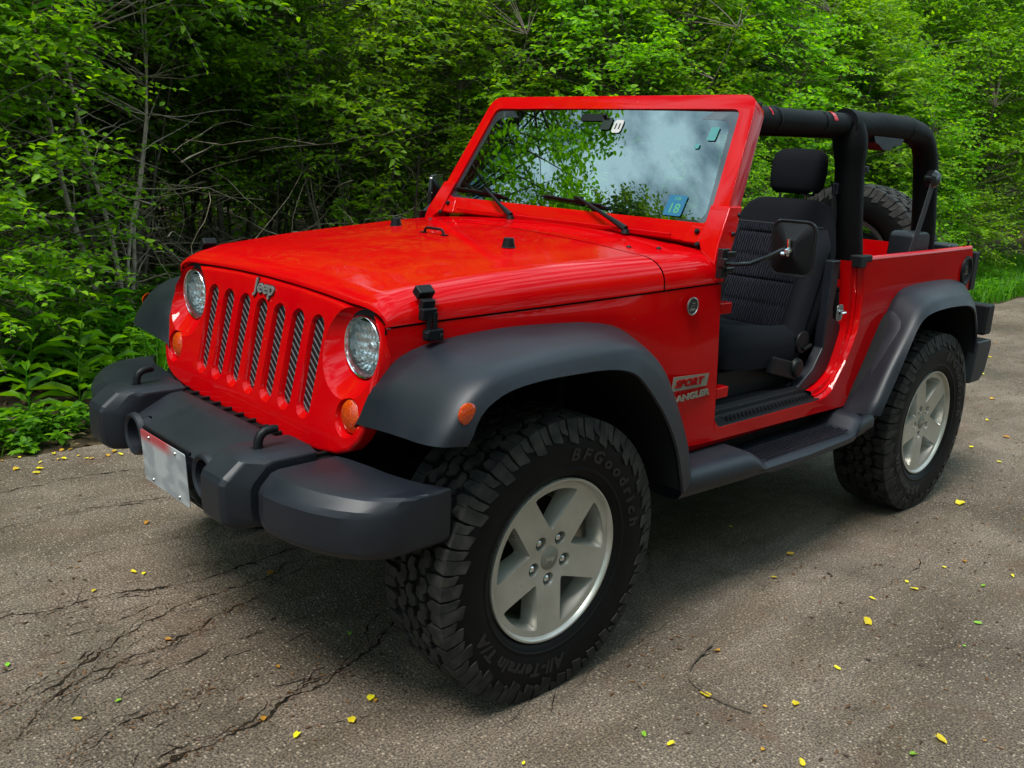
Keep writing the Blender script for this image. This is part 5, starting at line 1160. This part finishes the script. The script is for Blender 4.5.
# leafy ground cover: small plants of leaf whorls
def cover(name, n, xr, yr, h, ls, m, dens=None):
    P = np.stack([rng.uniform(*xr, n), rng.uniform(*yr, n)], 1)
    keep = np.array([edge_y(x)-y > .02+.10*rng.random() and noise.noise(Vector((x*1.3, y*1.3, 5)))+ .35*noise.noise(Vector((x*4, y*4, 1))) > (dens if dens is not None else -.25) for x, y in P]); P = P[keep]; lp, ld, ln_, ls_ = [], [], [], []
    S = Sticks()
    for (x, y) in P:
        hh = h*rng.uniform(.35, 1.1); z = gz(x, y); tier = rng.integers(1, 4); S.add(np.array([(x, y, z-.01), (x+rng.normal(0, .02), y+rng.normal(0, .02), z+hh)]), [.0025, .0012], 3)
        for q in range(tier):
            zz = z+hh*(1-.28*q); k = rng.integers(4, 8); a = rng.uniform(0, 2*PI)+np.arange(k)*2*PI/k
            lp.append(np.c_[np.full(k, x), np.full(k, y), np.full(k, zz)]+rng.normal(0, .008, (k, 3))); ld.append(np.c_[np.cos(a), np.sin(a), rng.normal(.12, .25, k)]); ln_.append(np.array([0, 0, 1.])+rng.normal(0, .2, (k, 3))); ls_.append(ls*rng.uniform(.7, 1.3, k))
    V, F = leaves(np.concatenate(lp), np.concatenate(ld), np.concatenate(ln_), np.concatenate(ls_), wid=.6); o = tri_mesh(name, V, F, m); tag(o, kind='stuff'); return o
cover('ground_cover', 2600, (-4, 1.6), (-3.6, -2.0), .15, .055, M['leaf2'], -.30)
cover('ground_cover', 4200, (-8, 1.4), (-6.0, -2.8), .34, .062, M['leaf2'], -.15)
cover('ground_cover', 3000, (-16, -4), (-3.8, -1.7), .22, .055, M['leaf2'], -.2)
def grass(name, n, xr, yr, h, dens=-.2, wd=.0035):
    P = np.stack([rng.uniform(*xr, n), rng.uniform(*yr, n)], 1); keep = np.array([edge_y(x)-y > .01+.08*rng.random() and noise.noise(Vector((x*1.7, y*1.7, 9))) > dens for x, y in P]); P = P[keep]; n = len(P)
    V, F = blades(np.c_[P, on_ground(P)-.01], rng.normal(0, 1, (n, 3)), h*rng.uniform(.4, 1.15, n), np.full(n, wd)*rng.uniform(.7, 1.4, n), rng.uniform(.15, .8, n)); tag(tri_mesh(name, V, F, M['grass']), kind='stuff')
grass('roadside_grass', 16000, (-17, -7), (-3.0, -1.55), .30, -.4, .006)
grass('roadside_grass', 5000, (-7, 1.6), (-3.4, -1.9), .16, -.05)
# roadside weeds with broad leaves
def weed(H, k, ls, name='broad_leaved_weed'):
    root = empty(name); S = Sticks(); P = wander((0, 0, -.03), (rng.normal(0, .1), rng.normal(0, .1), 1), H, 8, .04); S.add(P, np.linspace(.006, .0025, 9), 5); S.build('stem', M['grass'], root)
    lp, ld, ln_, ls_ = [], [], [], []
    for i in range(k):
        t = .12+.88*i/(k-1); p = np.array([np.interp(t, np.linspace(0, 1, 9), P[:, c_]) for c_ in range(3)]); a = i*2.4+rng.normal(0, .2); lp.append(p); ld.append([math.cos(a), math.sin(a), .55*(1-.2*t)]); ln_.append([0, 0, 1.]+rng.normal(0, .12, 3)); ls_.append(ls*(1.15-.55*t)*rng.uniform(.85, 1.15))
    V, F = leaves(np.array(lp), np.array(ld), np.array(ln_), np.array(ls_), wid=.34, curl=.55); tri_mesh('foliage', V, F, M['leaf2'], root); return root
wd_ = [weed(.58, 15, .24), weed(.42, 12, .20), weed(.70, 18, .22)]
for (x, y, k, lab) in ((.12, -2.62, 0, 'broad leaved weed at the verge between the left edge and the bumper'), (.30, -2.85, 2, 'tallest broad leaved weed at the far left of the verge'), (-.12, -2.72, 1, 'broad leaved weed just beside the long iris-like blades'), (-.02, -3.15, 2, 'broad leaved weed standing behind the front weeds, below the pale sapling'), (.42, -2.40, 1, 'low broad leaved weed at the left edge of the photo near the asphalt'), (-.45, -3.3, 0, 'broad leaved weed behind the far front wheel flare')):
    place(wd_[k], x, y, rp.uniform(0, 6.3), 1, lab, 'weed')
def clump(n, h):
    root = empty('grass_tuft'); a = rng.uniform(0, 2*PI, n); r = .07*np.sqrt(rng.random(n)); P = np.c_[r*np.cos(a), r*np.sin(a), np.full(n, -.02)]
    V, F = blades(P, np.c_[np.cos(a), np.sin(a), 0*a], h*rng.uniform(.6, 1.1, n), np.full(n, .0085), rng.uniform(.10, .5, n)); tri_mesh('blades', V, F, M['grass'], root); return root
cl_ = [clump(34, .52), clump(26, .42)]
for (x, y, k, lab) in ((-.30, -2.55, 0, 'tallest tuft of long iris-like blades behind the far end of the bumper'), (-.16, -2.42, 1, 'tuft of long blades at the road edge left of the far bumper end'), (-.62, -2.62, 1, 'tuft of long blades seen under the far front flare'), (-.50, -2.85, 0, 'tuft of long blades behind the other tufts beside the far flare'), (-.02, -2.34, 1, 'tuft of long blades nearest the left end of the bumper, at the asphalt edge')):
    place(cl_[k], x, y, rp.uniform(0, 6.3), 1, lab, 'grass tuft')

# ================================================================== things lying on the road
def fallen(seed):
    r = random.Random(seed); t = MB(); n = 10; pts = []
    for k in range(n):
        a = 2*PI*k/n; rr = (1 if k else 1.25)*r.uniform(.8, 1.1)*(.62 if k in (n//2,) else 1); pts.append((rr*.5*math.cos(a)*1.15, rr*.42*math.sin(a), .10*abs(math.sin(a))*r.uniform(.5, 1.3)+.05*r.random()))
    t.v = [(0, 0, .03)]+pts; t.f = [(0, 1+k, 1+(k+1) % n) for k in range(n)]; return t
M['yellow'] = leafmat('yellow_leaf', (.62, .50, .012), (.72, .60, .02), (.60, .36, .02), .2); M['lime'] = leafmat('green_fallen_leaf', (.16, .36, .02), (.20, .42, .03), (.25, .45, .03), .2); M['ochre'] = leafmat('ochre_leaf', (.42, .20, .02), (.50, .26, .03), (.32, .13, .02), .2)
lv_ = {}
for c_ in ('yellow', 'lime', 'ochre'):
    for k in range(3): lv_[c_, k] = fallen(k+3).build('fallen_leaf', M[c_], smooth=False)
first = set()
def drop(x, y, size, c_='yellow', label=None, group='small leaves scattered on the road'):
    key = (c_, rp.randrange(3)); o = lv_[key]
    if key in first: o = o.copy(); C.objects.link(o)
    first.add(key); o.location = (x, y, .006); o.rotation_euler = (rp.uniform(-.15, .15), rp.uniform(-.15, .15), rp.uniform(0, 6.3)); s_ = size; o.scale = (s_, s_*rp.uniform(.7, 1), s_)
    o['label'] = label or {'yellow': 'small yellow leaf lying flat among the others scattered on the asphalt', 'lime': 'small green leaf lying flat on the asphalt', 'ochre': 'small ochre brown leaf lying on the asphalt'}[c_]; o['category'] = 'leaf'
    if not label: o['group'] = group+(' '+c_)
big = [(-1.136, 1.275, .045, 'yellow', 'largest yellow leaf right of the twig, on the clear patch of asphalt'), (-.327, 1.184, .032, 'yellow', 'yellow leaf touching the middle of the curved twig'), (.674, .610, .030, 'yellow', 'bright yellow leaf right of the big crack, lower of the pair near the front tyre'), (.429, .592, .034, 'yellow', 'crumpled yellow leaf nearest the front tyre, upper of its pair'), (-2.622, 1.002, .060, 'yellow', 'yellow leaf lying just outside the rear tyre'), (-.658, 1.717, .036, 'yellow', 'yellow leaf at the lower right corner of the photo')]
for x, y, s_, c_, lab in big: drop(x, y, s_, c_, lab)
for x, y in [(-1.528, 1.268), (-1.565, 1.22), (-.774, 1.352), (-.494, 1.372), (-.063, 1.258), (-.262, 1.527), (-1.964, 1.459), (-1.818, 1.256), (-1.322, 1.199), (-1.184, .885), (.53, .646), (.791, -.498), (1.077, .196), (.635, -.561)]: drop(x, y, rp.uniform(.018, .03))
for x, y in [(-1.442, 1.522), (-1.772, 1.421), (-.533, 1.699), (1.138, -.19), (.28, .26), (-.039, 1.184)]: drop(x, y, rp.uniform(.018, .028), 'lime')
for x, y in [(.705, .493), (.731, -.049), (.263, -.266), (.425, -.957), (-1.95, 1.284), (-1.428, .808), (-.565, 1.06)]: drop(x, y, rp.uniform(.018, .03), 'ochre')
for k in range(34): drop(rp.uniform(-.1, .75), rp.uniform(-2.05, -1.75), rp.uniform(.02, .035), rp.choice(('yellow', 'yellow', 'ochre')))
for k in range(60): drop(rp.uniform(-7.5, -2.6), rp.uniform(-1.2, 1.5), rp.uniform(.025, .045), rp.choice(('yellow', 'yellow', 'ochre')))
for k in range(26): drop(rp.uniform(-2.6, 1.1), rp.uniform(-.9, 2.0), rp.uniform(.010, .020), rp.choice(('yellow', 'ochre', 'lime')))
# brown crumbs of bark and leaf
n = 9000; X = rng.uniform(-10, 1.5, n); Y = rng.uniform(-2.0, 2.3, n)
kk = np.array([noise.noise(Vector((x*1.1, y*2.2, 4)))+.5*noise.noise(Vector((x*4, y*5, 4))) > (.04 if not (1.05 < y < 1.8 and x < -.9) and x > -2.8 else -.3) for x, y in zip(X, Y)]); X, Y = X[kk], Y[kk]; n = len(X)
V, F = leaves(np.c_[X, Y, np.full(n, .003)], rng.normal(0, 1, (n, 3))*[1, .6, .12], np.array([0, 0, 1.])+rng.normal(0, .2, (n, 3)), rng.uniform(.007, .026, n), wid=.4)
M['crumb'] = leafmat('brown_crumbs', (.030, .014, .006), (.085, .036, .014), (.16, .075, .03), .05); tag(tri_mesh('road_debris', V, F, M['crumb']), kind='stuff')
BX, BY = [], []
for pts, w0 in CR:
    if len(pts) < 4: continue
    q = curve([(x, y) for x, y in pts], 60)
    for p in q:
        m_ = int(2+w0*1200*rng.random()); BX += list(p.x+rng.normal(0, .022, m_)); BY += list(p.y+rng.normal(0, .022, m_))
for k in range(2600): x = rng.uniform(-9, 1.4); BX.append(x); BY.append(edge_y(x)+abs(rng.normal(0, .16))+.02)
BX = np.array(BX); BY = np.array(BY); n = len(BX)
V, F = leaves(np.c_[BX, BY, np.full(n, .0035)], rng.normal(0, 1, (n, 3))*[1, 1, .2], np.array([0, 0, 1.])+rng.normal(0, .35, (n, 3)), rng.uniform(.0035, .012, n), wid=.5); tag(tri_mesh('crack_debris', V, F, M['crumb']), kind='stuff')
t = MB(); P = curve([(-.575, 1.030, .012), (-.49, 1.045, .010), (-.396, 1.072, .006), (-.341, 1.127, .008), (-.33, 1.20, .006), (-.335, 1.26, .008), (-.353, 1.317, .006)], 26)
t.tube([p+Vector((.002*noise.noise(p*60), .002*noise.noise(p*50+Vector((3, 0, 0))), 0)) for p in P], list(np.linspace(.0042, .0022, 26)), 7)
t.tube([(-.49, 1.045, .010), (-.53, 1.05, .012), (-.560, 1.062, .010)], [.003, .002, .001], 6)
tw = t.build('twig', mat('twig_bark', (.060, .042, .028), .85, var=(30, (.11, .08, .055), .45, .65))); tag(tw, 'curved bare brown twig lying on the asphalt between the wheels', 'twig')
